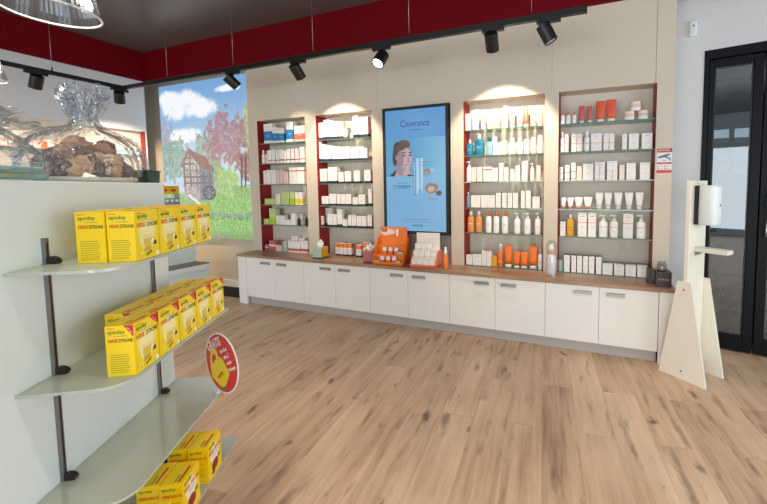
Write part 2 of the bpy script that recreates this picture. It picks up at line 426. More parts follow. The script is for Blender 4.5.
# base cabinets
XD = [-3.875, -3.4375, -3.0, -2.5675, -2.13, -1.6875, -1.247, -.802, -.3605, .070, .500]
names = ['leftmost pair of cream cabinet doors below the far left niche', 'cream double cabinet below the white tissue box and second niche',
         'cream double cabinet directly below the orange counter display and screen', 'cream double cabinet below the niche right of the screen',
         'rightmost cream double cabinet next to the white sanitiser stand']
for k in range(5):
    a, m_, c = XD[2 * k], XD[2 * k + 1], XD[2 * k + 2]
    cab = thing('base_cabinet', names[k], 'cabinet', ((a + c) / 2, D0, 0), 0, 'base cabinets under the worktop')
    ox = (a + c) / 2
    b = MB(); b.box(a - ox, .022, .096, c - ox, DB + .05 - D0, .576, M_cab)
    b.build('body', cab)
    for x0, x1, s in ((a, m_, 1), (m_, c, -1)):
        b = MB(); b.box(x0 - ox + .0015, 0, .098, x1 - ox - .0015, .02, .573, M_cab, bev=.0015); d = b.build('door', cab)
        hx = (x1 - .123) if s > 0 else (x0 + .123); hx -= ox
        b = MB(); w = .066
        b.box(hx - w, -.004, .505, hx + w, 0, .533, M_alu); b.box(hx - w, -.022, .511, hx + w, -.017, .533, M_alu)
        b.box(hx - w, -.018, .505, hx - w + .012, 0, .533, M_alu); b.box(hx + w - .012, -.018, .505, hx + w, 0, .533, M_alu)
        tag(b.build('handle', d), 'aluminium bar handle')
    if k == 0:
        b = MB(); b.box(-4.008 - ox, 0, 0, XD[0] - ox - .002, .02, .576, M_cab); b.box(-4.008 - ox, .02, 0, -3.99 - ox, DB + .05 - D0, .576, M_cab)
        b.box(-3.99 - ox, .02, 0, -3.9 - ox, .06, .09, M_white); b.build('end_panel', cab)
    if k == 4:
        b = MB(); b.box(XD[10] - ox + .003, 0, 0, .608 - ox, .02, .576, M_cab); b.box(.59 - ox, .02, 0, .608 - ox, DB + .05 - D0, .576, M_cab); b.build('end_panel', cab)
b = MB(); b.box(-3.89, D0 + .045, 0, .496, D0 + .06, .094, M_plinth); tag(b.build('plinth'), 'long grey metal plinth strip under the cream cabinets', 'plinth')
# glass shelves
SZ = [1.95, 1.70, 1.444, 1.188, .938]
NN = {1: 'far left niche', 2: 'niche left of screen', 3: 'niche right of screen', 4: 'far right niche'}
SN = ['top', 'second', 'third', 'fourth', 'lowest']
NX = {1: (-3.918, -3.167), 2: (-3.002, -2.252), 3: (-1.188, -.416), 4: (-.284, .482)}
for n, (x0, x1) in NX.items():
    for k, z in enumerate(SZ):
        b = MB(); b.box(x0 + .003, D1 + .008, z - .006, x1 - .003, DB - .004, z + .003, M_glass, skip='f'); b.face([(x0 + .003, D1 + .008, z - .006), (x1 - .003, D1 + .008, z - .006), (x1 - .003, D1 + .008, z + .003), (x0 + .003, D1 + .008, z + .003)], M_gedge)
        tag(b.build('glass_shelf'), '%s clear glass shelf of the %s' % (SN[k], NN[n]), 'shelf', 'glass shelves in the wall niches')
for n in (3, 4):
    x0, x1 = NX[n]; b = MB(); b.box(x0 + .003, D1 + .006, WT, x1 - .003, DB - .004, WT + .006, M_gedge)
    tag(b.build('glass_plate'), 'clear glass plate lying on the worktop in the %s' % NN[n], 'glass plate')

# ------------------------------------------------------------------ mural
def mural(u, v):
    nz = fbm(u, v, 14); n2 = fbm(u + 5, v, 40); n3 = _rng.rand(*u.shape) * .65 + noise(u, v, 60) * .35
    img = np.zeros(u.shape + (3,)); t = ss(.45, 1, v)[..., None]
    img[:] = np.array([190, 216, 238]) * (1 - t) + np.array([96, 160, 222]) * t
    for cx, cy, rx, ry in ((.28, .86, .26, .085), (.5, .83, .16, .06), (.12, .9, .14, .06), (.25, .66, .22, .05), (.75, .93, .12, .02)):
        d = ((u - cx) / rx) ** 2 + ((v - cy) / ry) ** 2 + (nz - .5) * 1.6
        img = mixc(img, (244, 247, 252), ss(1.5, .3, d))
    def tree(cx, cy, rx, ry, c1, c2, dens=1.0, wob=2.0):
        nonlocal img
        d = ((u - cx) / rx) ** 2 + ((v - cy) / ry) ** 2 + (n2 - .5) * wob + (nz - .5) * 1.2
        m = ss(1.1, .8, d) * dens
        c = np.array(c1) * (1 - n3[..., None]) + np.array(c2) * n3[..., None]
        img = img * (1 - m[..., None]) + c * m[..., None]
    tree(.03, .58, .13, .2, (120, 118, 140), (196, 190, 206), .8, 3.0)
    tree(.16, .5, .2, .13, (86, 132, 120), (186, 214, 190), .9, 2.4)
    tree(.5, .55, .14, .12, (100, 140, 120), (180, 206, 180), .8)
    tree(.97, .66, .12, .2, (132, 168, 92), (214, 226, 160), .9)
    tree(.74, .62, .235, .17, (120, 70, 84), (224, 166, 166), .85, 3.2)
    tree(.95, .47, .15, .1, (130, 72, 76), (200, 150, 130), .9)
    tree(.6, .38, .14, .1, (110, 140, 90), (190, 206, 150), .9)
    for x in (.86, .9, .955): img = mixc(img, (96, 74, 66), (np.abs(u - x - (v - .35) * .08) < .009) & (v > .26) & (v < .52))
    # grass bank
    g = np.array([88, 170, 62]) * (1 - n3[..., None]) + np.array([190, 228, 140]) * n3[..., None]
    m = ss(.30, .27, v + (nz - .5) * .05); img = img * (1 - m[..., None]) + g * m[..., None]
    tree(.73, .36, .12, .09, (110, 176, 70), (206, 232, 150), .95)
    tree(.9, .30, .12, .04, (90, 150, 60), (180, 216, 130), .9)
    # mill
    wall = inpoly(u, v, [(.24, .245), (.24, .50), (.31, .56), (.42, .43), (.56, .42), (.56, .26), (.4, .235)])
    wc = np.array([176, 164, 162]) + (n3[..., None] - .5) * 120; img[wall] = wc[wall]
    side = inpoly(u, v, [(.42, .235), (.42, .47), (.57, .43), (.57, .26)]); sc = np.array([118, 126, 142]) + (n3[..., None] - .5) * 70; img[side] = sc[side]
    tim = wall & ((np.abs(((u * 14) % 1) - .5) < .1) | (np.abs(((v * 24) % 1) - .5) < .1)) & (v > .33); img[tim] = (118, 98, 94)
    roof = inpoly(u, v, [(.31, .585), (.24, .51), (.21, .46), (.235, .46), (.31, .55), (.44, .455), (.6, .42), (.5, .52), (.38, .555)])
    rc = np.array([150, 104, 92]) + (n3[..., None] - .5) * 60; img[roof] = rc[roof]
    wheel = ((u - .52) / .07) ** 2 + ((v - .29) / .045) ** 2; img = mixc(img, (62, 62, 66), (wheel < 1) & ((wheel > .65) | (np.abs(((np.arctan2(v - .29, u - .52) * 5 / PI) % 1) - .5) < .15)))
    img = mixc(img, (236, 240, 236), inpoly(u, v, [(.27, .275), (.3, .28), (.46, .2), (.42, .2)]) * .9)
    st = (np.abs(v - .15 - (nz - .5) * .02) < .012) & (n2 > .4); img = mixc(img, (126, 134, 170), st * .8)
    img = mixc(img, (70, 120, 60), ((np.abs(v - .128) < .01) & (n2 > .5)) * .6)
    img = mixc(img, (120, 140, 96), ss(.08, .0, v) * .5)
    g = img.mean(axis=2, keepdims=True); img = g + (img - g) * .82; return img * .9 + 22
mu = thing('mural_lightbox', 'tall backlit mural of a half-timbered watermill, clouds and red tree', 'mural', (-5.13, 3.655, .69))
b = MB(); b.picture(qcol(mural, 150, 200), (-.94, -.052, .003), (1.88, 0, 0), (0, 0, 2.22), M_backlit); tag(b.build('printed_sheet', mu), 'glowing printed landscape')
b = MB(); b.box(-.944, -.050, 0, .944, 0, 2.226, M_alu); b.build('frame', mu)

# floor mat
b = MB(); b.box(-5.15, 3.28, 0, -4.2, 3.6, .012, M_mat, bev=.004); tag(b.build('floor_mat'), 'black mat on the floor beneath the mural', 'mat')

# ------------------------------------------------------------------ screen
def ad(u, v):
    n2 = fbm(u, v, 18)
    img = np.zeros(u.shape + (3,)); t = v[..., None]
    img[:] = np.array([112, 166, 208]) * (1 - t) + np.array([92, 146, 196]) * t
    band = (v > .77); img = mixc(img, (98, 158, 214), band * .7)
    ph = (v < .77) & (v > .455); img = mixc(img, (96, 160, 202), ph * 1.0); img = mixc(img, (140, 196, 226), ph * ss(.3, 1, u) * .6)
    low = v <= .455; img = mixc(img, (126, 180, 218), low * (.6 + .4 * ss(.2, .5, v)))
    # woman with a finger held to her lips
    def ell(cx, cy, rx, ry, c, soft=.15, rot=0.):
        nonlocal img
        a = np.cos(rot); s_ = np.sin(rot); x = (u - cx); y = (v - cy) * 1.77
        X = (x * a + y * s_) / rx; Y = (-x * s_ + y * a) / ry
        img = mixc(img, c, ss(1 + soft, 1 - soft, X * X + Y * Y) * ph)
    ell(.16, .61, .045, .12, (74, 60, 66)); ell(.265, .665, .135, .135, (86, 66, 64)); ell(.31, .715, .11, .07, (112, 86, 76)); ell(.20, .70, .06, .07, (78, 62, 62))
    sh = inpoly(u, v, [(.08, .455), (.15, .475), (.22, .505), (.40, .49), (.46, .455)]) & ph
    img = mixc(img, (188, 160, 164), sh * 1.0); img = mixc(img, (52, 56, 80), (inpoly(u, v, [(.05, .455), (.13, .49), (.19, .515), (.15, .455)]) | inpoly(u, v, [(.37, .475), (.47, .462), (.48, .455), (.36, .455)])) * 1.)
    ell(.26, .52, .085, .10, (160, 134, 142)); ell(.335, .60, .12, .17, (180, 156, 164), .1, .1); ell(.365, .60, .07, .14, (196, 172, 178), .5); ell(.25, .60, .06, .12, (156, 130, 140), .3)
    ell(.27, .70, .12, .05, (100, 78, 72), .3, .3); ell(.19, .61, .022, .04, (170, 134, 138), .3)
    for cx, cy, rx, ry, c in ((.315, .625, .034, .012, (66, 58, 84)), (.42, .628, .026, .011, (66, 58, 84)), (.31, .648, .045, .009, (88, 72, 78)), (.42, .65, .03, .008, (88, 72, 78)), (.385, .595, .014, .045, (160, 136, 148)), (.385, .573, .02, .009, (140, 108, 122)), (.37, .548, .034, .016, (150, 84, 100))): ell(cx, cy, rx, ry, c, .3)
    ell(.378, .525, .016, .08, (206, 180, 186), .2, -.06); ell(.35, .485, .06, .035, (196, 168, 174), .2)
    # tubes
    def rc(x0, x1, y0, y1, c, a=1.):
        nonlocal img
        img = mixc(img, c, ((u > x0) & (u < x1) & (v > y0) & (v < y1)) * a)
    rc(.475, .50, .30, .50, (70, 110, 150)); rc(.482, .49, .31, .56, (200, 226, 240)); rc(.515, .535, .31, .49, (180, 214, 236))
    w = .045 + .012 * ss(.3, .62, v); m = (np.abs(u - .575) < w) & (v > .31) & (v < .60); img = mixc(img, (176, 212, 234), m * 1.); img = mixc(img, (112, 156, 196), ((np.abs(u - .575) < .012) & m) * .6); rc(.543, .607, .30, .345, (128, 170, 205))
    for cx, cy, r, c in ((.70, .49, .058, (150, 112, 92)), (.76, .355, .11, (150, 116, 96)), (.78, .50, .05, (150, 190, 214)), (.88, .315, .05, (96, 66, 54))):
        d = ((u - cx) / r) ** 2 + ((v - cy) / (r * .42)) ** 2 + (n2 - .5); img = mixc(img, c, ss(1.1, .8, d)); img = mixc(img, (224, 210, 196), ss(.5, .2, ((u - cx) / r) ** 2 + ((v - cy + .006) / (r * .3)) ** 2 + (n2 - .5) * 1.5) * (.6 if r != .05 else 0))
    for x0, x1, y, a in ((.56, .82, .565, .4), (.56, .78, .54, .4), (.2, .37, .395, .5), (.12, .42, .372, .5), (.12, .38, .352, .3), (.7, .86, .265, .5), (.3, .74, .095, .5), (.2, .8, .075, .3)):
        rc(x0, x1, y, y + .006, (60, 96, 140), a * ((n2 > .36) * 1.).mean() + .1)
    return img
sc = thing('advert_screen', 'tall black-framed screen showing a blue cosmetics advert with a woman', 'screen', (-1.7155, 3.385, .905))
W2, HH = .3745, 1.322
b = MB(); e = .028
b.box(-W2, 0, 0, -W2 + e, .06, HH, M_blackp); b.box(W2 - e, 0, 0, W2, .06, HH, M_blackp); b.box(-W2 + e, 0, 0, W2 - e, .06, e + .006, M_blackp); b.box(-W2 + e, 0, HH - e, W2 - e, .06, HH, M_blackp)
b.box(-W2 + .005, .03, .005, W2 - .005, .065, HH - .005, M_blackp); b.build('bezel', sc)
b = MB(); b.picture(qcol(ad, 110, 200), (-W2 + e, .012, e + .006), (2 * (W2 - e), 0, 0), (0, 0, HH - 2 * e - .006), M_screen); pic = tag(b.build('display', sc), 'lit blue advert picture')
M_ink = mat('navy_ink', (58, 92, 150), .5); M_inkw = emission('screen_white_text', (206, 224, 246), .9)
text('headline', 'Couvrance', .098, M_ink, pic, (0, .0105, 1.148), sx=.78); text('slogan', 'eau thermale', .026, M_ink, pic, (0, .0105, 1.085))
text('caption', 'la beaute nue', .028, M_ink, pic, (-.12, .0105, .50)); text('footer', 'AVENE', .04, M_ink, pic, (.02, .0105, .09))
# products: niche, shelf, x0, x1, base z, height, kind, rear row
PROD = [
    (1, 1, -3.847, -3.708, 1.954, 0.241, 'Cbl', 0),
    (1, 1, -3.706, -3.618, 1.954, 0.192, 'Cbl', 0),
    (1, 1, -3.615, -3.523, 1.954, 0.18, 'Cbl', 0),
    (1, 1, -3.485, -3.374, 1.954, 0.241, 'Cbl', 0),
    (1, 1, -3.36, -3.197, 1.954, 0.187, 'Cco', 0),
    (1, 2, -3.906, -3.862, 1.704, 0.172, 'Bwh', 0),
    (1, 2, -3.852, -3.797, 1.704, 0.162, 'Bpk', 0),
    (1, 2, -3.793, -3.739, 1.704, 0.167, 'Crd', 0),
    (1, 2, -3.733, -3.676, 1.704, 0.171, 'Crd', 0),
    (1, 2, -3.664, -3.615, 1.704, 0.159, 'Crd', 0),
    (1, 2, -3.611, -3.548, 1.704, 0.166, 'Cpu', 0),
    (1, 2, -3.542, -3.495, 1.704, 0.15, 'Cpu', 0),
    (1, 2, -3.492, -3.432, 1.704, 0.167, 'Cpu', 0),
    (1, 2, -3.424, -3.369, 1.704, 0.164, 'Cpu', 0),
    (1, 2, -3.359, -3.302, 1.704, 0.168, 'Crd', 0),
    (1, 2, -3.287, -3.213, 1.704, 0.184, 'Crd', 0),
    (1, 3, -3.883, -3.832, 1.448, 0.17, 'Ctx', 0),
    (1, 3, -3.828, -3.76, 1.448, 0.178, 'Ctx', 0),
    (1, 3, -3.752, -3.675, 1.448, 0.176, 'Ctx', 0),
    (1, 3, -3.671, -3.616, 1.448, 0.169, 'Cpk', 0),
    (1, 3, -3.612, -3.558, 1.448, 0.173, 'Cpk', 0),
    (1, 3, -3.554, -3.48, 1.448, 0.15, 'Cpk', 0),
    (1, 3, -3.462, -3.345, 1.448, 0.199, 'Crt', 0),
    (1, 3, -3.338, -3.231, 1.448, 0.2, 'Crt', 0),
    (1, 4, -3.879, -3.799, 1.192, 0.073, 'Cgp', 0),
    (1, 4, -3.796, -3.705, 1.192, 0.074, 'Cgp', 0),
    (1, 4, -3.694, -3.616, 1.192, 0.136, 'Cyw', 0),
    (1, 4, -3.603, -3.48, 1.192, 0.081, 'Cgp', 0),
    (1, 4, -3.599, -3.476, 1.273, 0.077, 'Cgp', 0),
    (1, 4, -3.468, -3.402, 1.192, 0.16, 'Cgl', 0),
    (1, 4, -3.382, -3.328, 1.192, 0.154, 'Cyl', 0),
    (1, 4, -3.323, -3.272, 1.192, 0.232, 'Ctx', 1),
    (1, 4, -3.32, -3.264, 1.192, 0.154, 'Cyl', 0),
    (1, 5, -3.906, -3.821, 0.942, 0.067, 'Cgp', 0),
    (1, 5, -3.811, -3.705, 0.942, 0.201, 'Cgr', 0),
    (1, 5, -3.701, -3.57, 0.942, 0.114, 'Ctx', 0),
    (1, 5, -3.568, -3.468, 0.942, 0.062, 'Ctx', 0),
    (1, 5, -3.459, -3.4, 0.942, 0.138, 'Ctx', 0),
    (1, 5, -3.457, -3.344, 0.942, 0.133, 'Ctx', 1),
    (1, 5, -3.368, -3.325, 0.942, 0.1, 'Bbk', 0),
    (1, 5, -3.249, -3.207, 0.942, 0.109, 'Bbk', 0),
    (1, 6, -3.906, -3.848, 0.612, 0.074, 'Cro', 0),
    (1, 6, -3.836, -3.726, 0.612, 0.128, 'Cro', 0),
    (1, 6, -3.798, -3.687, 0.612, 0.112, 'Cro', 1),
    (1, 6, -3.72, -3.621, 0.612, 0.071, 'Cpk', 0),
    (1, 6, -3.604, -3.533, 0.612, 0.131, 'Cgg', 0),
    (1, 6, -3.54, -3.434, 0.612, 0.193, 'Ctx', 1),
    (1, 6, -3.52, -3.445, 0.612, 0.135, 'Cpw', 0),
    (1, 6, -3.442, -3.325, 0.612, 0.133, 'Cpw', 0),
    (1, 6, -3.418, -3.331, 0.612, 0.164, 'Ctx', 1),
    (1, 6, -3.318, -3.211, 0.612, 0.145, 'Cpw', 0),
    (2, 1, -2.993, -2.922, 1.954, 0.198, 'Cnv', 0),
    (2, 1, -2.918, -2.836, 1.954, 0.226, 'Cnv', 0),
    (2, 1, -2.831, -2.782, 1.954, 0.209, 'Cnv', 0),
    (2, 1, -2.779, -2.714, 1.954, 0.202, 'Cnv', 0),
    (2, 1, -2.705, -2.645, 1.954, 0.191, 'Cnv', 0),
    (2, 1, -2.643, -2.593, 1.954, 0.108, 'Cnv', 0),
    (2, 1, -2.557, -2.519, 1.954, 0.055, 'Ctx', 0),
    (2, 1, -2.51, -2.442, 1.954, 0.241, 'Cnv', 0),
    (2, 1, -2.438, -2.315, 1.954, 0.222, 'Cnv', 0),
    (2, 2, -2.996, -2.974, 1.704, 0.233, 'Cnv', 0),
    (2, 2, -2.973, -2.91, 1.704, 0.202, 'Cnv', 0),
    (2, 2, -2.907, -2.826, 1.704, 0.186, 'Cnv', 0),
    (2, 2, -2.816, -2.757, 1.704, 0.17, 'Cnv', 0),
    (2, 2, -2.754, -2.697, 1.704, 0.161, 'Cnv', 0),
    (2, 2, -2.694, -2.636, 1.704, 0.158, 'Cnv', 0),
    (2, 2, -2.633, -2.562, 1.704, 0.159, 'Cnv', 0),
    (2, 2, -2.555, -2.496, 1.704, 0.152, 'Cnv', 0),
    (2, 2, -2.492, -2.438, 1.704, 0.149, 'Cnv', 0),
    (2, 2, -2.433, -2.376, 1.704, 0.147, 'Cnv', 0),
    (2, 2, -2.373, -2.331, 1.704, 0.132, 'Cnv', 0),
    (2, 3, -2.996, -2.89, 1.448, 0.171, 'Cnv', 0),
    (2, 3, -2.878, -2.747, 1.448, 0.188, 'Cnv', 0),
    (2, 3, -2.73, -2.658, 1.448, 0.13, 'Cnv', 0),
    (2, 3, -2.643, -2.556, 1.448, 0.136, 'Cnv', 0),
    (2, 3, -2.52, -2.437, 1.448, 0.143, 'Cnv', 0),
    (2, 3, -2.382, -2.295, 1.448, 0.145, 'Cnv', 0),
    (2, 4, -2.981, -2.876, 1.192, 0.107, 'Cnv', 0),
    (2, 4, -2.868, -2.772, 1.192, 0.134, 'Cnv', 0),
    (2, 4, -2.762, -2.709, 1.192, 0.131, 'Cnv', 0),
    (2, 4, -2.704, -2.636, 1.192, 0.131, 'Cnv', 0),
    (2, 4, -2.633, -2.564, 1.192, 0.132, 'Cnv', 0),
    (2, 4, -2.543, -2.469, 1.192, 0.099, 'Cnv', 0),
    (2, 4, -2.463, -2.376, 1.192, 0.126, 'Cnv', 0),
    (2, 4, -2.334, -2.284, 1.192, 0.189, 'Cnv', 0),
    (2, 5, -2.996, -2.976, 0.942, 0.121, 'Cnv', 0),
    (2, 5, -2.996, -2.974, 0.942, 0.214, 'Cnv', 1),
    (2, 5, -2.97, -2.893, 0.942, 0.215, 'Cnv', 1),
    (2, 5, -2.905, -2.836, 0.942, 0.147, 'Cnv', 0),
    (2, 5, -2.833, -2.771, 0.942, 0.148, 'Cnv', 0),
    (2, 5, -2.763, -2.695, 0.942, 0.209, 'Cnv', 0),
    (2, 5, -2.691, -2.626, 0.942, 0.091, 'Cnv', 0),
    (2, 5, -2.613, -2.565, 0.942, 0.141, 'Cnv', 0),
    (2, 5, -2.561, -2.505, 0.942, 0.142, 'Cnv', 0),
    (2, 5, -2.497, -2.433, 0.942, 0.133, 'Cnv', 0),
    (2, 5, -2.43, -2.367, 0.942, 0.134, 'Cnv', 0),
    (2, 5, -2.351, -2.292, 0.942, 0.149, 'Cnv', 0),
    (2, 6, -2.803, -2.751, 0.612, 0.147, 'Con', 0),
    (2, 6, -2.746, -2.694, 0.612, 0.147, 'Con', 0),
    (2, 6, -2.689, -2.635, 0.612, 0.147, 'Con', 0),
    (2, 6, -2.63, -2.573, 0.612, 0.149, 'Con', 0),
    (2, 6, -2.515, -2.441, 0.612, 0.134, 'Con', 0),
    (2, 6, -2.419, -2.351, 0.612, 0.17, 'Con', 0),
    (3, 1, -1.181, -1.131, 1.954, 0.162, 'Ctx', 0),
    (3, 1, -1.124, -1.045, 1.954, 0.2, 'Twh', 0),
    (3, 1, -1.028, -0.986, 1.954, 0.187, 'Twh', 0),
    (3, 1, -0.973, -0.909, 1.954, 0.188, 'Tpe', 0),
    (3, 1, -0.894, -0.83, 1.954, 0.188, 'Tpe', 0),
    (3, 1, -0.798, -0.758, 1.954, 0.211, 'Pwh', 0),
    (3, 1, -0.736, -0.696, 1.954, 0.194, 'Bwh', 0),
    (3, 1, -0.666, -0.626, 1.954, 0.188, 'Bwh', 0),
    (3, 1, -0.614, -0.564, 1.954, 0.195, 'Tco', 0),
    (3, 1, -0.546, -0.493, 1.954, 0.174, 'Bpe', 0),
    (3, 1, -0.481, -0.429, 1.954, 0.169, 'Bpe', 0),
    (3, 2, -1.181, -1.108, 1.704, 0.159, 'Bte', 0),
    (3, 2, -1.095, -0.993, 1.704, 0.204, 'Bte', 0),
    (3, 2, -0.974, -0.909, 1.704, 0.179, 'Btc', 0),
    (3, 2, -0.902, -0.864, 1.704, 0.17, 'Ctx', 0),
    (3, 2, -0.858, -0.813, 1.704, 0.112, 'Ctx', 0),
    (3, 2, -0.807, -0.767, 1.704, 0.134, 'Ctx', 0),
    (3, 2, -0.755, -0.683, 1.704, 0.155, 'Bwh', 0),
    (3, 2, -0.677, -0.61, 1.704, 0.157, 'Bwh', 0),
    (3, 2, -0.601, -0.553, 1.704, 0.135, 'Ctx', 0),
    (3, 2, -0.538, -0.496, 1.783, 0.069, 'Ctx', 0),
    (3, 2, -0.537, -0.496, 1.704, 0.079, 'Ctx', 0),
    (3, 2, -0.475, -0.432, 1.792, 0.076, 'Cpe', 0),
    (3, 2, -0.475, -0.431, 1.704, 0.088, 'Ctx', 0),
    (3, 3, -1.177, -1.125, 1.448, 0.205, 'Pwh', 0),
    (3, 3, -1.119, -1.072, 1.448, 0.143, 'Cpe', 0),
    (3, 3, -1.064, -1.009, 1.448, 0.144, 'Cpe', 0),
    (3, 3, -0.999, -0.912, 1.448, 0.145, 'Crt', 0),
    (3, 3, -0.909, -0.853, 1.448, 0.131, 'Ctx', 0),
    (3, 3, -0.841, -0.796, 1.448, 0.177, 'Ctx', 0),
    (3, 3, -0.792, -0.748, 1.448, 0.134, 'Ctx', 0),
    (3, 3, -0.73, -0.689, 1.448, 0.115, 'Ctx', 0),
    (3, 3, -0.683, -0.636, 1.448, 0.149, 'Ctx', 0),
    (3, 3, -0.621, -0.567, 1.448, 0.19, 'Ctx', 0),
    (3, 3, -0.546, -0.506, 1.448, 0.165, 'Pwh', 0),
    (3, 3, -0.485, -0.446, 1.448, 0.144, 'Cpe', 0),
    (3, 4, -1.179, -1.137, 1.192, 0.153, 'Bbg', 0),
    (3, 4, -1.127, -1.031, 1.192, 0.121, 'Ctx', 0),
    (3, 4, -1.024, -0.953, 1.192, 0.121, 'Ctx', 0),
    (3, 4, -0.95, -0.881, 1.192, 0.121, 'Ctx', 0),
    (3, 4, -0.872, -0.823, 1.192, 0.143, 'Ctx', 0),
    (3, 4, -0.811, -0.765, 1.192, 0.143, 'Ctx', 0),
    (3, 4, -0.756, -0.711, 1.192, 0.143, 'Ctx', 0),
    (3, 4, -0.706, -0.656, 1.192, 0.145, 'Ctx', 0),
    (3, 4, -0.629, -0.591, 1.192, 0.164, 'Ctx', 0),
    (3, 4, -0.583, -0.536, 1.192, 0.166, 'Ctx', 0),
    (3, 4, -0.521, -0.451, 1.192, 0.108, 'Ctx', 0),
    (3, 5, -1.171, -1.101, 0.942, 0.207, 'Bam', 0),
    (3, 5, -1.086, -1.018, 0.942, 0.209, 'Bam', 0),
    (3, 5, -0.98, -0.919, 0.942, 0.214, 'Boc', 0),
    (3, 5, -0.901, -0.842, 0.942, 0.215, 'Boc', 0),
    (3, 5, -0.818, -0.753, 0.942, 0.216, 'Boc', 0),
    (3, 5, -0.695, -0.636, 0.942, 0.202, 'Pwh', 0),
    (3, 5, -0.597, -0.537, 0.942, 0.204, 'Pwh', 0),
    (3, 5, -0.498, -0.441, 0.942, 0.204, 'Pwh', 0),
    (3, 6, -1.181, -1.117, 0.612, 0.097, 'Ctx', 0),
    (3, 6, -1.114, -1.019, 0.612, 0.103, 'Ctx', 0),
    (3, 6, -1.015, -0.968, 0.612, 0.145, 'Ctx', 0),
    (3, 6, -0.965, -0.918, 0.612, 0.157, 'Csa', 0),
    (3, 6, -0.914, -0.859, 0.612, 0.1, 'Cyo', 0),
    (3, 6, -0.853, -0.807, 0.612, 0.223, 'Bor', 0),
    (3, 6, -0.794, -0.712, 0.612, 0.213, 'Tor', 0),
    (3, 6, -0.705, -0.637, 0.612, 0.156, 'Tor', 0),
    (3, 6, -0.635, -0.56, 0.612, 0.154, 'Tor', 0),
    (3, 6, -0.556, -0.47, 0.612, 0.219, 'Tor', 0),
    (3, 6, -0.464, -0.426, 0.612, 0.196, 'Bpw', 0),
    (4, 1, -0.275, -0.236, 1.954, 0.11, 'Brc', 0),
    (4, 1, -0.228, -0.186, 1.954, 0.106, 'Brc', 0),
    (4, 1, -0.177, -0.138, 1.954, 0.102, 'Brc', 0),
    (4, 1, -0.12, -0.069, 1.954, 0.153, 'Tre', 0),
    (4, 1, -0.049, -0.007, 1.954, 0.145, 'Tre', 0),
    (4, 1, 0.021, 0.096, 1.954, 0.183, 'Tro', 0),
    (4, 1, 0.102, 0.187, 1.954, 0.188, 'Tro', 0),
    (4, 1, 0.245, 0.328, 1.954, 0.076, 'Jcr', 0),
    (4, 1, 0.293, 0.375, 2.03, 0.079, 'Jcr', 0),
    (4, 1, 0.355, 0.435, 1.954, 0.076, 'Jcr', 0),
    (4, 2, -0.277, -0.238, 1.704, 0.181, 'Bwh', 0),
    (4, 2, -0.236, -0.202, 1.704, 0.16, 'Cpe', 0),
    (4, 2, -0.178, -0.134, 1.704, 0.159, 'Crl', 0),
    (4, 2, -0.131, -0.087, 1.704, 0.156, 'Crl', 0),
    (4, 2, -0.071, -0.025, 1.704, 0.181, 'Brw', 0),
    (4, 2, -0.015, 0.076, 1.704, 0.152, 'Crl', 0),
    (4, 2, 0.088, 0.132, 1.704, 0.147, 'Crl', 0),
    (4, 2, 0.134, 0.176, 1.704, 0.144, 'Crl', 0),
    (4, 2, 0.236, 0.275, 1.704, 0.132, 'Ctx', 0),
    (4, 2, 0.288, 0.365, 1.704, 0.134, 'Ctx', 0),
    (4, 2, 0.386, 0.467, 1.704, 0.132, 'Ctx', 0),
    (4, 3, -0.279, -0.245, 1.448, 0.124, 'Cgl2', 0),
    (4, 3, -0.232, -0.189, 1.448, 0.141, 'Cgl2', 0),
    (4, 3, -0.178, -0.137, 1.448, 0.158, 'Cgl2', 0),
    (4, 3, -0.129, -0.085, 1.448, 0.129, 'Cpe', 0),
    (4, 3, -0.077, 0.011, 1.448, 0.146, 'Ctx', 0),
    (4, 3, 0.021, 0.061, 1.448, 0.16, 'Ctx', 0),
    (4, 3, 0.063, 0.104, 1.448, 0.159, 'Ctx', 0),
    (4, 3, 0.121, 0.162, 1.448, 0.091, 'Ctx', 0),
    (4, 3, 0.12, 0.204, 1.539, 0.073, 'Ctx', 0),
    (4, 3, 0.164, 0.205, 1.448, 0.091, 'Ctx', 0),
    (4, 3, 0.219, 0.261, 1.448, 0.128, 'Cpe', 0),
    (4, 3, 0.274, 0.347, 1.517, 0.073, 'Ctx', 0),
    (4, 3, 0.275, 0.348, 1.448, 0.069, 'Ctx', 0),
    (4, 3, 0.378, 0.454, 1.514, 0.078, 'Ctx', 0),
    (4, 3, 0.38, 0.456, 1.448, 0.066, 'Ctx', 0),
    (4, 4, -0.27, -0.214, 1.192, 0.102, 'Ucc', 0),
    (4, 4, -0.21, -0.149, 1.192, 0.102, 'Ucc', 0),
    (4, 4, -0.145, -0.072, 1.192, 0.105, 'Ucc', 0),
    (4, 4, -0.066, 0.008, 1.192, 0.107, 'Ucc', 0),
    (4, 4, 0.031, 0.097, 1.192, 0.145, 'Uwh', 0),
    (4, 4, 0.105, 0.167, 1.192, 0.145, 'Uwh', 0),
    (4, 4, 0.183, 0.251, 1.192, 0.146, 'Uwh', 0),
    (4, 4, 0.269, 0.336, 1.192, 0.146, 'Uwh', 0),
    (4, 4, 0.351, 0.417, 1.192, 0.147, 'Uwh', 0),
    (4, 5, -0.267, -0.219, 0.942, 0.131, 'Crs', 0),
    (4, 5, -0.208, -0.147, 0.942, 0.198, 'Byl', 0),
    (4, 5, -0.113, -0.037, 0.942, 0.215, 'Crs', 0),
    (4, 5, -0.027, 0.041, 0.942, 0.217, 'Crs', 0),
    (4, 5, 0.065, 0.137, 0.942, 0.198, 'Prs', 0),
    (4, 5, 0.154, 0.222, 0.942, 0.2, 'Prs', 0),
    (4, 5, 0.259, 0.337, 0.942, 0.215, 'Crs', 0),
    (4, 5, 0.364, 0.439, 0.942, 0.204, 'Prs', 0),
    (4, 6, -0.279, -0.241, 0.612, 0.106, 'Cgg', 0),
    (4, 6, -0.23, -0.177, 0.612, 0.15, 'Cbr', 0),
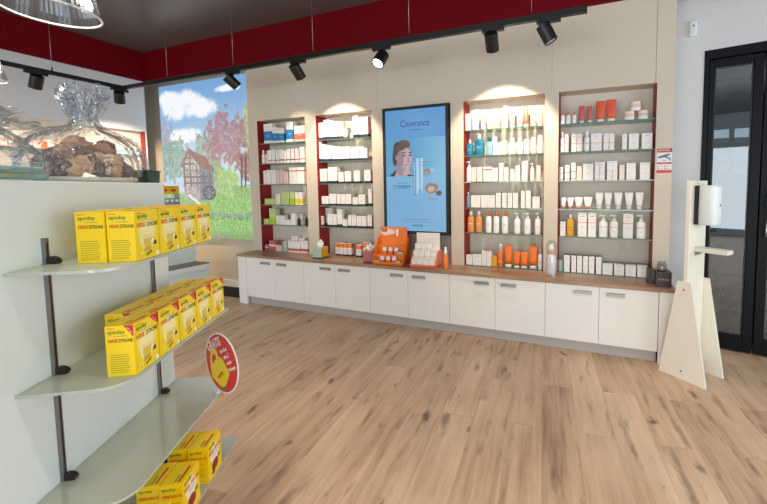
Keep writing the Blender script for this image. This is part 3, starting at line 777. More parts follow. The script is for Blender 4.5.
    (4, 6, -0.164, -0.122, 0.612, 0.15, 'Cbr', 0),
    (4, 6, -0.115, -0.071, 0.612, 0.15, 'Cbr', 0),
    (4, 6, -0.064, -0.021, 0.612, 0.15, 'Cbr', 0),
    (4, 6, -0.014, 0.032, 0.612, 0.15, 'Cbr', 0),
    (4, 6, 0.046, 0.092, 0.612, 0.151, 'Cbr', 0),
    (4, 6, 0.1, 0.183, 0.612, 0.095, 'Cbq', 0),
    (4, 6, 0.194, 0.276, 0.612, 0.095, 'Cbq', 0),
    (4, 6, 0.285, 0.369, 0.612, 0.096, 'Cbq', 0),
    (4, 6, 0.378, 0.46, 0.612, 0.098, 'Cbq', 0),
]

# ------------------------------------------------------------------ products on the shelves
P = {k: mat('carton_' + k, c, .42) for k, c in dict(white=(240, 236, 230), cream=(236, 232, 196), blue=(40, 128, 180), coral=(240, 122, 98), peach=(244, 206, 182), red=(206, 52, 44),
     purple=(120, 70, 110), pink=(232, 200, 196), grey=(150, 150, 150), pale_green=(198, 214, 140), green=(176, 206, 44), mint=(168, 196, 178), yellow=(238, 212, 60), navy=(28, 34, 60),
     rose=(186, 104, 96), black=(26, 26, 28), orange=(244, 122, 26), amber=(226, 146, 74), teal=(14, 112, 142), lightteal=(140, 190, 206), bluegrey=(120, 146, 164), salmon=(244, 140, 110),
     gold=(232, 164, 20), brown=(70, 56, 50), tan=(206, 186, 166), wood=(150, 120, 100), rosered=(204, 96, 96), redorange=(226, 96, 66), palepeach=(242, 224, 210)).items()}
P['wh2'] = mat('white_plastic', (244, 243, 240), .3)
def glossy(k): return P[k]
KIND = {  # code: (body, bands [(z0,z1,col)], accent/cap, words)
 'Cbl': ('white', [(.14, .62, 'blue')], 'white carton with blue band'), 'Cco': ('white', [(.12, .5, 'coral')], 'white carton with coral band'),
 'Crd': ('white', [(.2, .26, 'red')], 'white carton with red line'), 'Cpu': ('white', [(.2, .28, 'purple')], 'white carton with purple line'),
 'Ctx': ('white', [], 'plain white carton'), 'Cpk': ('pink', [], 'pale pink carton'), 'Crt': ('white', [(.76, .82, 'red')], 'white carton with red heading'),
 'Cgp': ('pale_green', [], 'pale green carton'), 'Cyw': ('cream', [], 'cream yellow carton'), 'Cgl': ('pale_green', [(.0, .5, 'green')], 'two-tone green carton'),
 'Cyl': ('white', [(.1, .5, 'yellow')], 'white carton with yellow band'), 'Cgr': ('pale_green', [(.0, .45, 'green')], 'bright green carton'),
 'Cro': ('rose', [(.45, .6, 'white')], 'dusty red carton'), 'Cgg': ('mint', [], 'grey green carton'), 'Cpw': ('white', [(.12, .35, 'rose')], 'white carton with rose band'),
 'Cnv': ('white', [(0, .15, 'navy')], 'white carton with navy foot'), 'Con': ('white', [(0, .12, 'navy'), (.66, .98, 'orange')], 'white carton with orange top'),
 'Cpe': ('palepeach', [], 'pale peach carton'), 'Csa': ('white', [(.93, 1, 'salmon')], 'white carton with salmon top'), 'Cyo': ('gold', [], 'golden orange carton'),
 'Crl': ('white', [(.44, .47, 'salmon')], 'white carton with thin red line'), 'Cgl2': ('white', [(.48, .52, 'grey'), (.08, .12, 'grey')], 'white carton with grey lines'),
 'Crs': ('white', [(.58, .61, 'salmon')], 'white carton with red stripe'), 'Cbr': ('white', [], 'small white carton with brown side'), 'Cbq': ('white', [], 'square white carton in brown tray'),
 'Twh': ('wh2', 'white', 'white standing tube'), 'Tpe': ('wh2', 'peach', 'white tube on peach cap'), 'Tco': ('coral', 'white', 'coral orange tube'), 'Tor': ('orange', 'wh2', 'bright orange tube on white cap'),
 'Tre': ('rosered', 'wh2', 'small rose red tube'), 'Tro': ('redorange', 'wh2', 'large red orange tube'), 'Ucc': ('wh2', 'coral', 'short white tube, coral cap'), 'Uwh': ('wh2', 'wh2', 'tall white standing tube'),
 'Bwh': ('wh2', 'wh2', 'white capped bottle'), 'Bpk': ('peach', 'pink', 'peach bottle'), 'Bbk': ('black', 'black', 'black bottle'), 'Bte': ('teal', 'wh2', 'teal bottle, white cap'),
 'Btc': ('lightteal', 'teal', 'pale bottle, teal cap'), 'Bbg': ('bluegrey', 'wh2', 'blue grey bottle, white cap'), 'Bam': ('amber', 'wh2', 'amber bottle, white cap'), 'Boc': ('wh2', 'orange', 'white bottle, orange cap'),
 'Bor': ('orange', 'wh2', 'orange spray bottle, white cap'), 'Bpe': ('peach', 'wh2', 'peach coloured bottle'), 'Bpw': ('wh2', 'pink', 'slim white bottle, pink cap'), 'Brc': ('wh2', 'coral', 'small white bottle, coral cap'), 'Brw': ('wh2', 'wh2', 'white spray bottle'),
 'Byl': ('gold', 'wh2', 'golden yellow oil bottle'), 'Pwh': ('wh2', 'wh2', 'white pump bottle'), 'Prs': ('wh2', 'wh2', 'white pump bottle, red stripe'), 'Jcr': ('wh2', 'peach', 'white cream jar'),
}
SHW = {1: 'top shelf', 2: 'second shelf', 3: 'third shelf', 4: 'fourth shelf', 5: 'lowest shelf', 6: 'worktop'}
ORD = ['first', 'second', 'third', 'fourth', 'fifth', 'sixth', 'seventh', 'eighth', 'ninth', 'tenth', 'eleventh', 'twelfth', 'thirteenth', 'fourteenth', 'fifteenth', 'sixteenth']
def carton(b, w, h, d, body, bands, rnd, detail=True):
    edges = sorted({0, 1} | {z for t in bands for z in t[:2]})
    for a, c in zip(edges, edges[1:]):
        col = body
        for z0, z1, k in bands:
            if a >= z0 - 1e-6 and c <= z1 + 1e-6: col = k
        sk = ('b' if a > 0 else '') + ('t' if c < 1 else '')
        b.box(-w / 2, 0, a * h, w / 2, d, c * h, P[col], skip=sk)
    if detail:   # printed name and small print
        for z, f, t, k in ((.84, .62, .022, 'grey'), (.72, .44, .012, 'grey'), (.42, .5, .01, 'grey'), (.36, .36, .008, 'grey')):
            if any(z0 - .03 < z < z1 + .03 for z0, z1, _ in bands): k = 'white'
            f *= rnd.uniform(.7, 1.1)
            b.box(-w * f / 2, -.0004, z * h, w * f / 2, .0, (z + t) * h, P[k])
def rect_loop(w, d, n=16, p=3.0):
    r = []
    for i in range(n):
        a = 2 * PI * i / n; c, s = math.cos(a), math.sin(a)
        r.append((w / 2 * math.copysign(abs(c) ** (2 / p), c), d / 2 * math.copysign(abs(s) ** (2 / p), s)))
    return r
def loft(b, secs, m, d0, n=16):
    """secs [(w, d, z, power)] rounded sections centred on y=d0"""
    base = len(b.v)
    for w, d, z, p in secs:
        for x, y in rect_loop(w, d, n, p): b.v.append((x, y + d0, z))
    for j in range(len(secs) - 1):
        for i in range(n):
            k = (i + 1) % n; b.f.append((base + j * n + i, base + j * n + k, base + (j + 1) * n + k, base + (j + 1) * n + i)); b.m.append(m); b.sm.add(len(b.f) - 1)
    b.f.append(tuple(base + i for i in range(n))[::-1]); b.m.append(m); b.f.append(tuple(base + (len(secs) - 1) * n + i for i in range(n))); b.m.append(m)
counts = {}; tot = {}
for p in PROD: tot[(p[0], p[1])] = tot.get((p[0], p[1]), 0) + 1
rnd = random.Random(5)
for (n, s, x0, x1, z, h, kd, back) in PROD:
    i = counts.get((n, s), 0); counts[(n, s)] = i + 1
    K = KIND[kd]; w = x1 - x0 - .002; xc = (x0 + x1) / 2; yf = 3.452 + (.078 if back else 0)
    if s == 6: z = WT + (.0065 if n in (3, 4) else 0.0005)
    else: z = max(z, SZ[s - 1] + .0035) if z < SZ[s - 1] + .02 else z
    lab = '%s, %s from left, %s, %s' % (K[2], ORD[i], SHW[s], NN[n])
    grp = 'products on the %s, %s' % (SHW[s], NN[n])
    t = kd[0]; d = min(max(w * .75, .03), .066)
    if t == 'C':
        b = MB(); carton(b, w, h, d, K[0], K[1], rnd)
        if kd in ('Cbr', 'Cbq'): b.box(w / 2 - .001, .004, 0, w / 2 + .0008, d, h * 1.0, P['brown']); b.box(-w / 2, d, 0, w / 2, d + .004, h * 1.06, P['brown'])
        o = b.build('carton', loc=(xc, yf, z)); tag(o, lab, 'box', grp); continue
    nm, cat = {'T': ('tube', 'tube'), 'U': ('tube', 'tube'), 'B': ('bottle', 'bottle'), 'P': ('pump_bottle', 'bottle'), 'J': ('cream_jar', 'jar')}[t]
    root = thing(nm, lab, cat, (xc, yf, z), 0, grp); bd, cp = P[K[0]], P[K[1]]
    d = min(w * .8, .055); c = d / 2
    b = MB(); cb = MB()
    if t in 'TU':
        nr = .62 if t == 'U' else .8; hc = h * (.14 if t == 'T' else .16); dd = min(w * .7, .045)
        loft(cb, [(w * nr, dd, 0, 2.2), (w * nr, dd, hc, 2.2)], cp, c); cap = cb
        loft(b, [(w * nr * 1.02, dd * 1.02, hc, 2.2), (w * (nr + .12), dd * .95, h * .35, 2.4), (w * .97, dd * .6, h * .75, 2.6), (w, .006, h * .93, 4), (w, .004, h, 4)], bd, c)
    elif t == 'J':
        loft(b, [(w * .96, w * .5, 0, 2), (w, w * .52, h * .08, 2), (w, w * .52, h * .55, 2)], bd, w * .26); loft(cb, [(w * 1.0, w * .52, h * .55, 2), (w * 1.0, w * .52, h * .94, 2), (w * .94, w * .5, h, 2)], cp, w * .26)
    else:
        big = kd in ('Bte', 'Bbg')
        hb = h * (.78 if t == 'B' else .74); cw = .5 if not big else .38
        if kd in ('Bwh', 'Brw', 'Bor', 'Bpw', 'Btc'): cw = .62; hb = h * .74
        loft(b, [(w * .95, d * .95, 0, 3), (w, d, h * .03, 3), (w, d, hb * .86, 3), (w * .9, d * .9, hb * .93, 2.6), (w * cw, w * cw * .8, hb, 2)], bd, c)
        if t == 'B': loft(cb, [(w * cw * .98, min(w * cw, d) * .9, hb, 2), (w * cw * .9, min(w * cw, d) * .85, h * .98, 2), (w * cw * .8, min(w * cw, d) * .8, h, 2)], cp, c)
        else:
            loft(cb, [(w * .5, d * .6, hb, 2), (w * .5, d * .6, hb + h * .08, 2), (w * .16, w * .16, hb + h * .09, 2), (w * .16, w * .16, h * .93, 2), (w * .46, w * .3, h * .94, 2), (w * .46, w * .3, h, 2)], cp, c)
            cb.box(-w * .5, c - .004, h * .94, -w * .1, c + .004, h * .985, cp)
        # label print
        if kd == 'Bor': b.box(-w * .3, c - d / 2 - .0006, hb * .3, w * .3, c - d / 2 + .002, hb * .34, P['white'])
        elif kd not in ('Bbk',):
            k = {'Prs': 'salmon', 'Boc': 'pink', 'Pwh': 'pink', 'Bte': 'lightteal', 'Bam': 'cream', 'Byl': 'wood'}.get(kd, 'grey')
            zz = .62 if kd == 'Prs' else .5
            b.box(-w * (.49 if kd == 'Prs' else .25), c - d / 2 - .0006, hb * zz, w * (.49 if kd == 'Prs' else .25), c - d / 2 + .002, hb * (zz + (.035 if kd == 'Prs' else .05)), P[k])
            b.box(-w * .2, c - d / 2 - .0005, hb * .38, w * .2, c - d / 2 + .002, hb * .4, P[k])
    bo = b.build('body', root); co = cb.build('pump' if t == 'P' else ('lid' if t == 'J' else 'cap'), root)
    if cp is not bd: tag(co, '%s %s' % ({'wh2': 'white'}.get(K[1], K[1]), 'lid' if t == 'J' else 'cap'))

# ------------------------------------------------------------------ goods standing on the worktop
def tissue_box(x, y, rot, front, side, label):
    t = thing('tissue_box', label, 'tissue box', (x, y, WT + .0005), rot)
    b = MB(); w, h = .115, .125
    b.box(-w / 2, -w / 2, .012, w / 2, w / 2, h, P[front], skip='r'); b.face([(w / 2, -w / 2, .012), (w / 2, w / 2, .012), (w / 2, w / 2, h), (w / 2, -w / 2, h)], P[side])
    b.box(-w / 2 - .002, -w / 2 - .002, 0, w / 2 + .002, w / 2 + .002, .014, P['black']); b.build('carton_body', t)
    b = MB(); n = 14
    for k in range(2):
        a0 = k * 1.3; pts = []
        for i in range(n + 1):
            q = i / n; pts.append((-.045 + .09 * q, .012 * math.sin(q * 9 + a0) + k * .012, h + .03 + .045 * math.sin(PI * q) + .012 * math.sin(q * 13 + a0)))
        for i in range(n):
            a, c = pts[i], pts[i + 1]
            b.face([(a[0] * .5, a[1] * .4, h - .004), (c[0] * .5, c[1] * .4, h - .004), c, a], P['wh2'], True)
    tag(b.build('tissue', t), 'white tissue sticking out'); return t
tissue_box(-2.86, 3.27, .0, 'mint', 'gold', 'mint green tissue box with yellow side, between two niches on worktop')
tissue_box(-2.195, 3.26, .3, 'rose', 'mint', 'dark red tissue box standing left of the orange counter display')
# orange stepped counter display
OR = mat('orange_card', (246, 128, 22), .45)
cd1 = thing('counter_display', 'orange stepped cardboard display with small cartons below the screen', 'display stand', (-1.93, 3.205, WT + .001), .12)
b = MB(); wd = .33
prof = [(-.045, 0), (-.045, .02), (.03, .05), (.03, .085), (.075, .10), (.075, .16), (.12, .175), (.12, .25), (.15, .255), (.15, 0)]
for xs in (-wd / 2, wd / 2 - .006):
    b.prism([(y, z) for y, z in [(-.05, 0), (-.05, .03), (.09, .27), (.155, .27), (.155, 0)]], xs, xs + .006, OR, 'yz')
b.box(-wd / 2, -.05, 0, wd / 2, .155, .02, OR); b.box(-wd / 2, -.05, 0, wd / 2, -.044, .035, OR)
b.box(-wd / 2, .02, .02, wd / 2, .155, .10, OR); b.box(-wd / 2, .08, .10, wd / 2, .155, .19, OR); b.box(-wd / 2, .125, .19, wd / 2, .155, .27, OR); b.build('stepped_tray', cd1)
def header(u, v):
    img = np.zeros(u.shape + (3,)); img[:] = (238, 120, 40); n2 = fbm(u, v, 9)
    img = mixc(img, (250, 214, 190), ss(1.1, .8, ((u - .2) / .2) ** 2 + ((v - .55) / .42) ** 2)); img = mixc(img, (170, 84, 50), ss(1.1, .8, ((u - .14) / .14) ** 2 + ((v - .75) / .3) ** 2) * .8)
    img = mixc(img, (240, 220, 210), ss(1.2, .8, ((u - .42) / .14) ** 2 + ((v - .5) / .25) ** 2)); img = mixc(img, (252, 244, 236), ((np.abs(u - .62) < .035) & (v > .1) & (v < .8)) * 1.); img = mixc(img, (250, 150, 90), ((v > .8) & (n2 > .4)) * .7)
    return img
b = MB(); b.box(-wd / 2 + .01, .14, .27, wd / 2 - .02, .148, .375, OR); b.picture(qcol(header, 30, 14), (-wd / 2 + .01, .1395, .268), (wd - .03, 0, 0), (0, 0, .106), M_print); tag(b.build('header_card', cd1), 'header card printed with a portrait')
def small_goods(parent, spots, mk, label, grp, cat='box', name='carton'):
    Mx = parent.matrix_basis
    first = None
    for q, (lx, ly, lz, rz, lb) in enumerate(spots):
        loc = Mx @ Vector((lx, ly, lz))
        if first is None:
            b = MB(); mk(b); first = b.build(name, loc=loc, rotz=parent.rotation_euler.z + rz); tag(first, label % lb, cat, grp)
        else:
            c = first.copy(); COL.objects.link(c); c.location = loc; c.rotation_euler = (0, 0, parent.rotation_euler.z + rz); tag(c, label % lb, cat, grp)
def mk1(b):
    carton(b, .036, .07, .026, 'orange', [(.45, 1, 'white')], rnd, False); b.box(-.014, -.0005, .02, .014, 0, .024, P['brown'])
sp = []
for r_, (ly, lz, nn) in enumerate(((-.022, .0205, 'front step'), (.042, .1005, 'middle step'))):
    for c_, wd_ in enumerate(('left', 'middle', 'right')): sp.append((-.07 + .065 * c_, ly, lz, 0, '%s one on the %s' % (wd_, nn)))
small_goods(cd1, sp, mk1, 'small white and orange carton, %s of orange display', 'small cartons in the orange display')
def mkc(b): b.box(-.03, -.0006, 0, .03, .014, .026, P['grey']); b.box(-.024, -.001, .006, .024, 0, .02, P['white'])
sp = [(.105, -.026, .021, 0, 'front right'), (.105, .045, .101, 0, 'upper right'), (-.125, -.024, .021, 0, 'front left')]
small_goods(cd1, sp, mkc, 'tiny grey sample pack, %s of orange display', 'sample packs in the orange display', 'pack', 'sample_pack')
# salmon / clear display
cd2 = thing('counter_display', 'pale stepped display with salmon base and white cartons below the screen', 'display stand', (-1.545, 3.235, WT + .001), .1)
SA = mat('salmon_card', (246, 130, 96), .45); WC = mat('pale_card', (232, 222, 212), .5)
b = MB(); wd = .27
b.box(-wd / 2, -.06, 0, wd / 2, .14, .018, SA); b.box(-wd / 2, -.06, 0, wd / 2, -.055, .03, SA)
for xs in (-wd / 2, wd / 2 - .005): b.prism([(-.06, 0), (-.06, .03), (.05, .16), (.14, .16), (.14, 0)], xs, xs + .005, SA, 'yz')
b.build('base_tray', cd2)
b = MB(); b.box(-wd / 2 + .005, .0, .018, wd / 2 - .005, .14, .09, WC); b.box(-wd / 2 + .005, .055, .09, wd / 2 - .005, .14, .16, WC); b.build('steps', cd2)
b = MB(); b.box(-wd / 2 + .01, .12, .16, wd / 2 - .01, .126, .325, WC)
for k in range(5): b.box(-.06, .1195, .2 + k * .018, .04 + .01 * k, .12, .204 + k * .018, P['pink'])
b.build('header_card', cd2)
def mk2(b): carton(b, .056, .062, .03, 'white', [(.1, .18, 'salmon')], rnd, True)
sp = []
for ly, lz, nn in ((-.045, .0185, 'front step'), (.012, .0905, 'middle step'), (.062, .1605, 'top step')):
    for c_, wd_ in enumerate(('left', 'second', 'third', 'right')):
        if nn == 'top step' and c_ == 3: continue
        sp.append((-.093 + .061 * c_, ly, lz, 0, '%s on %s' % (wd_, nn)))
small_goods(cd2, sp, mk2, 'small white carton, %s of pale counter display', 'small cartons in the pale display')
# orange spray bottle by the screen
t = thing('spray_bottle', 'slim orange spray bottle with white cap right of the pale display', 'bottle', (-1.325, 3.25, WT + .0005))
b = MB(); b.lathe([(.022, 0), (.023, .004), (.023, .125), (.015, .14)], P['orange'], n=18); b.build('body', t)
b = MB(); b.lathe([(.017, .14), (.017, .165), (.010, .18), (.009, .205)], P['wh2'], n=16); tag(b.build('cap', t), 'white cap')
# white gift bundle in clear film by the pier
t = thing('gift_bundle', 'white bottle bundle with peach top wrapped in clear film on worktop', 'gift pack', (-.325, 3.285, WT + .0005), -.2); t.scale = (.82, .82, .95)
b = MB(); loft(b, [(.085, .06, 0, 3), (.092, .065, .03, 3), (.088, .06, .17, 2.6), (.06, .045, .2, 2)], P['wh2'], 0); b.build('contents', t)
b = MB(); loft(b, [(.05, .04, .2, 2), (.072, .05, .225, 2.3), (.072, .05, .26, 2.3), (.04, .03, .29, 2)], mat('peach_plush', (236, 200, 182), .8), 0); tag(b.build('plush_top', t), 'peach coloured top')
b = MB(); rs = random.Random(3); prev = None
rings = []
for z_, w_ in ((0, .055), (.06, .062), (.13, .06), (.2, .05), (.25, .065), (.3, .05), (.33, .03)):
    rings.append([(w_ * math.cos(a) * (1 + rs.uniform(-.12, .12)), w_ * .75 * math.sin(a) * (1 + rs.uniform(-.12, .12)), z_ + .001) for a in [2 * PI * i / 18 for i in range(18)]])
for A_, B_ in zip(rings, rings[1:]):
    for i in range(18): b.face([A_[i], A_[(i + 1) % 18], B_[(i + 1) % 18], B_[i]], M_cello)
b.build('film_wrap', t)
# black cube tissue box with glass jar
t = thing('black_gift_box', 'dark brown printed cube box at the right end of the worktop', 'box', (.535, 3.245, WT + .0005), .0)
BB = mat('dark_brown_card', (58, 44, 42), .35)
b = MB(); b.box(-.055, -.055, 0, .055, .055, .118, BB, bev=.002); b.build('carton_body', t)
text('lettering', 'eau de soin', .02, P['tan'], t, (0, -.0562, .06), sx=.8)
t = thing('glass_jar', 'small clear glass jar standing on the dark brown cube box', 'jar', (.53, 3.25, WT + .1195))
b = MB(); b.lathe([(.03, 0), (.036, .005), (.036, .045), (.026, .055), (.028, .07)], M_shade, n=18, caps=False); b.build('glass', t)
b = MB(); b.lathe([(.028, .002), (.03, .012), (.024, .03), (.0, .034)], P['pink'], n=12); tag(b.build('filling', t), 'pale pink filling')
t = thing('brown_carton', 'narrow dark brown carton behind the cube box at the niche edge', 'box', (.452, 3.30, WT + .0005))
b = MB(); b.box(-.022, -.022, 0, .022, .022, .125, BB, bev=.001); b.build('carton_body', t)

# ------------------------------------------------------------------ sign on the right pier
t = thing('notice_sign', 'small red and white notice on the right end of the display wall', 'sign', (.552, D1 - .0015, 1.60))
def notice(u, v):
    img = np.zeros(u.shape + (3,)); img[:] = (226, 226, 226)
    img = mixc(img, (196, 44, 40), (v > .84) * 1.); img = mixc(img, (204, 70, 60), ((v > .36) & (v < .44)) * 1.); img = mixc(img, (206, 66, 52), (v < .12) * 1.)
    gun = inpoly(u, v, [(.06, .62), (.1, .67), (.6, .76), (.86, .79), (.84, .72), (.64, .68), (.9, .58), (.93, .5), (.86, .5), (.8, .56), (.5, .64), (.2, .6)]); img = mixc(img, (92, 104, 116), gun * 1.)
    img = mixc(img, (90, 96, 110), ((np.abs(v - .50) < .012) & (u > .4) & (u < .6)) * .8)
    for x in (.08, .5):
        for y in (.27, .18): img = mixc(img, (196, 90, 84), ((np.abs(u - x - .04) < .05) & (np.abs(v - y) < .03)) * .9); img = mixc(img, (150, 150, 156), ((u > x + .13) & (u < x + .33) & (np.abs(v - y) < .012)) * .8)
    return img
b = MB(); b.box(-.0545, 0, -.1, .0545, .0012, .1, M_white); b.picture(qcol(notice, 44, 80), (-.0545, -.0004, -.1), (.109, 0, 0), (0, 0, .2), M_print); sg = b.build('printed_plate', t)
text('headline', 'ACHTUNG', .021, P['white'], sg, (-.008, -.0008, .084), sx=.85)

# ------------------------------------------------------------------ near gondola (local x = along it into the room, local y = away from the aisle)
GA = -0.534; GR = PI / 2 - GA
GM = Matrix.Rotation(GR, 4, 'Z')
def G(u, d, z): return tuple(GM @ Vector((u, -d, z)))
GF, GW = -.7315, -.979                       # shelf front / panel face distances
gx0, gx1 = .55, 1.785; gc = G((gx0 + gx1) / 2, -1.25, 0)
gon = thing('display_gondola', 'white freestanding gondola at the left carrying the yellow tea cartons', 'shelving unit', gc, GR)
def gl(u, d, z): return (u - (gx0 + gx1) / 2, -(d + 1.25), z)       # gondola-local
b = MB(); p0 = gl(gx0, GW, 0); p1 = gl(gx1, -1.52, 0)
b.box(p0[0], p0[1], .08, p1[0], p1[1], 1.425, M_white, bev=.003); b.box(p0[0] + .02, p0[1] + .03, 0, p1[0] - .02, p1[1] - .03, .08, M_plinth); b.build('body', gon)
b = MB(); b.box(gl(1.085, 0, 0)[0] - .06, p0[1] - .0015, .08, gl(1.085, 0, 0)[0] - .0585, p0[1] + .001, 1.42, M_gap); b.build('panel_joint', gon)
SH = [1.187, .862, .537, .23]
RU = [1.202, 1.662]
for ru in RU:
    x, y, _ = gl(ru, GW, 0)
    b = MB(); b.box(x, y - .010, .1, x + .012, y, 1.262 if ru < 1.3 else 1.30, M_rail)
    b.box(x + .004, y - .0105, .1, x + .008, y - .0099, 1.25, M_steel)
    b.build('rail', gon)
    for z in SH:
        b = MB(); b.prism([(y - .010, z + .001), (y - .010, z + .021), (y - .022, z + .023), (y - .034, z + .018), (y - .040, z + .009), (y - .036, z + .001)], x - .001, x + .013, M_steel, 'yz')
        b.prism([(y - .010, z - .03), (y - .010, z - .0095), (y - .10, z - .0095), (y - .10, z - .012)], x + .002, x + .010, M_rail, 'yz')
        b.build('bracket', gon)
def rounded_shelf(x0, x1, y0, y1, rn, rf, n=10):
    """outline: y0 = front (aisle), y1 = back; near front corner radius rn, far front corner rf"""
    pts = [(x0, y1)]
    for i in range(n + 1):
        a = PI + (PI / 2) * i / n; pts.append((x0 + rn + rn * math.cos(a), y0 + rn + rn * math.sin(a)))
    for i in range(n + 1):
        a = -PI / 2 + (PI / 2) * i / n; pts.append((x1 - rf + rf * math.cos(a), y0 + rf + rf * math.sin(a)))
    pts.append((x1, y1)); return pts
gnames = ['top', 'second', 'third', 'lowest']
ends = [(1.092, 1.785), (1.095, 1.778), (1.085, 1.79), (1.10, 1.80)]
for k, z in enumerate(SH):
    o = ends[k]; L = o[1] - o[0]
    b = MB(); poly = rounded_shelf(0, L, -(GF - GW), -.001, .07, .03)
    n = len(poly); base = len(b.v)
    b.v += [(x, y, -.008) for x, y in poly] + [(x, y, 0) for x, y in poly]
    b.f.append(tuple(range(n))[::-1]); b.m.append(M_frost); b.f.append(tuple(n + i for i in range(n))); b.m.append(M_frost)
    for i in range(n): j = (i + 1) % n; b.f.append((i, j, n + j, n + i)); b.m.append(M_frostedge)
    tag(b.build('frosted_glass_shelf', loc=G(o[0], GW, z), rotz=GR), '%s frosted glass shelf on the near white gondola' % gnames[k], 'shelf', 'frosted glass shelves of the near gondola')

# tea cartons
def tea(u, v, corner, dark):
    n2 = fbm(u, v, 7); img = np.zeros(u.shape + (3,)); img[:] = (250, 214, 10)
    if not dark:
        img = mixc(img, (252, 240, 170), ss(1.3, .2, ((u - .5) / .42) ** 2 + ((v - .56) / .30) ** 2) * .95)
        img = mixc(img, (250, 248, 226), ss(1.1, .5, ((u - .5) / .3) ** 2 + ((v - .36) / .2) ** 2) * .8)
        cup = inpoly(u, v, [(.3, .50), (.36, .16), (.62, .16), (.70, .50)]); img = mixc(img, (226, 190, 60), cup * .9); img = mixc(img, (244, 226, 150), (cup & (v > .42)) * 1.); img = mixc(img, (190, 150, 30), (cup & (v < .24)) * .6)
        img = mixc(img, (196, 180, 110), ((np.abs(((u - .73) / .09) ** 2 + ((v - .35) / .07) ** 2 - 1) < .35) & (u > .68)) * .8)
        img = mixc(img, (250, 226, 60), ss(1.1, .8, ((u - .24) / .15) ** 2 + ((v - .13) / .05) ** 2)); img = mixc(img, (196, 170, 40), (np.abs(((u - .24) / .15) ** 2 + ((v - .13) / .05) ** 2 - 1) < .2) * .8)
        img = mixc(img, (92, 74, 30), inpoly(u, v, [(.4, .09), (.62, .15), (.68, .12), (.46, .05)]) * .8); img = mixc(img, (40, 50, 30), ss(1.1, .7, ((u - .82) / .07) ** 2 + ((v - .3) / .05) ** 2))
        img = mixc(img, (244, 244, 240), ((u > .84) & (u < .96) & (v > .03) & (v < .11)) * 1.)
    else:
        for y in np.arange(.08, .5, .042):
            x1 = .86 - .12 * abs(math.sin(y * 57)); img = mixc(img, (168, 150, 40), ((np.abs(v - y) < .008) & (u > .14) & (u < x1)) * .7)
    img = mixc(img, (226, 120, 30), ((np.abs(v - .945) < .012) & (u > .1) & (u < .34)) * .8)
    img = mixc(img, (190, 170, 90), ((np.abs(v - .80) < .008) & (u > .3) & (u < .8)) * .8)
    if corner: img = mixc(img, (206, 24, 34), inpoly(u, v, [(.66, 1.0), (1.01, 1.01), (1.01, .76)]) * 1.); img = mixc(img, (240, 190, 180), (np.abs((v - .91) + (u - .86) * .74) < .012) & (u > .78) & (u < .95))
    return img
def cherry(u, v, corner, dark):
    img = np.zeros(u.shape + (3,)); img[:] = (250, 208, 8)
    if not dark:
        img = mixc(img, (250, 236, 214), ss(1.2, .5, ((u - .5) / .36) ** 2 + ((v - .6) / .26) ** 2)); img = mixc(img, (206, 198, 196), ((v > .52) & (v < .64) & (u > .3) & (u < .72)) * .6)
        img = mixc(img, (150, 26, 40), ss(1.1, .8, ((u - .5) / .25) ** 2 + ((v - .28) / .15) ** 2)); img = mixc(img, (90, 14, 24), ss(1.1, .8, ((u - .36) / .12) ** 2 + ((v - .12) / .05) ** 2)); img = mixc(img, (90, 120, 40), ss(1.1, .8, ((u - .8) / .1) ** 2 + ((v - .4) / .05) ** 2))
    else:
        for y in np.arange(.08, .55, .05): img = mixc(img, (190, 150, 20), ((np.abs(v - y) < .009) & (u > .14) & (u < .84)) * .6)
    return img
M_yel = mat('yellow_card', (250, 212, 8), .4); M_yed = mat('yellow_card_flap', (226, 184, 6), .45)
M_tred = mat('title_red', (214, 40, 30), .5); M_tdk = mat('title_dark_green', (52, 66, 30), .5); M_tgr = mat('logo_green', (70, 130, 40), .5)
BW, BD, BH = .109, .071, .148
def tea_carton(kind, corner, lab, cat='box'):
    art = tea if kind == 'lemon' else cherry
    t = thing('tea_carton', lab, cat)
    b = MB(); b.box(-BW / 2, 0, 0, BW / 2, BD, BH, M_yel, skip='fl')
    b.picture(qcol(lambda u, v: art(u, v, corner, False), 34, 46), (-BW / 2, 0, 0), (BW, 0, 0), (0, 0, BH), M_print)
    b.picture(qcol(lambda u, v: art(u, v, corner, True), 24, 46), (-BW / 2, BD, 0), (0, -BD, 0), (0, 0, BH), M_print)
    b.build('carton_body', t)
    b = MB(); b.box(-BW / 2 + .004, BD * .5, BH, BW / 2 - .004, BD * .5 + .0008, BH + .0004, M_yed); b.box(-.045, .012, BH, .03, .019, BH + .0004, M_tred); b.box(-.045, .026, BH, -.01, .030, BH + .0004, M_tgr); b.build('top_flap', t)
    a, c = ('HEISSE', 'ZITRONE') if kind == 'lemon' else ('HEISSE', 'KIRSCHE')
    text('title', a, .019, M_tred, t, (-.026, -.0004, .104), sx=.66); text('title', c, .019, M_tdk if kind == 'lemon' else M_tred, t, (.024, -.0004, .104), sx=.68)
    text('logo', 'apoday', .02, M_tgr, t, (-.020, -.0004, .131), sx=.8)
    R = (PI / 2, 0, -PI / 2)
    text('title', a, .014, M_tred, t, (-BW / 2 - .0004, BD * .73, .104), rot=R, sx=.62); text('title', c, .014, M_tdk if kind == 'lemon' else M_tred, t, (-BW / 2 - .0004, BD * .28, .104), rot=R, sx=.62)
    text('logo', 'apoday', .017, M_tgr, t, (-BW / 2 - .0004, BD * .60, .130), rot=R, sx=.9)
    return t
near = ['nearest', 'second', 'third', 'fourth', 'farthest']
def place_row(proto, us, d, z, lab, grp, first):
    for i, u in enumerate(us):
        w = near[i] if i < len(us) - 1 else 'farthest'
        loc = G(u + BW / 2, d, z + .0005)
        if first and i == 0: proto.location = loc; proto.rotation_euler = (0, 0, GR); proto['label'] = lab % w; proto['group'] = grp
        else: dup(proto, loc, GR, lab % w, grp)
pa = tea_carton('lemon', False, 'x')
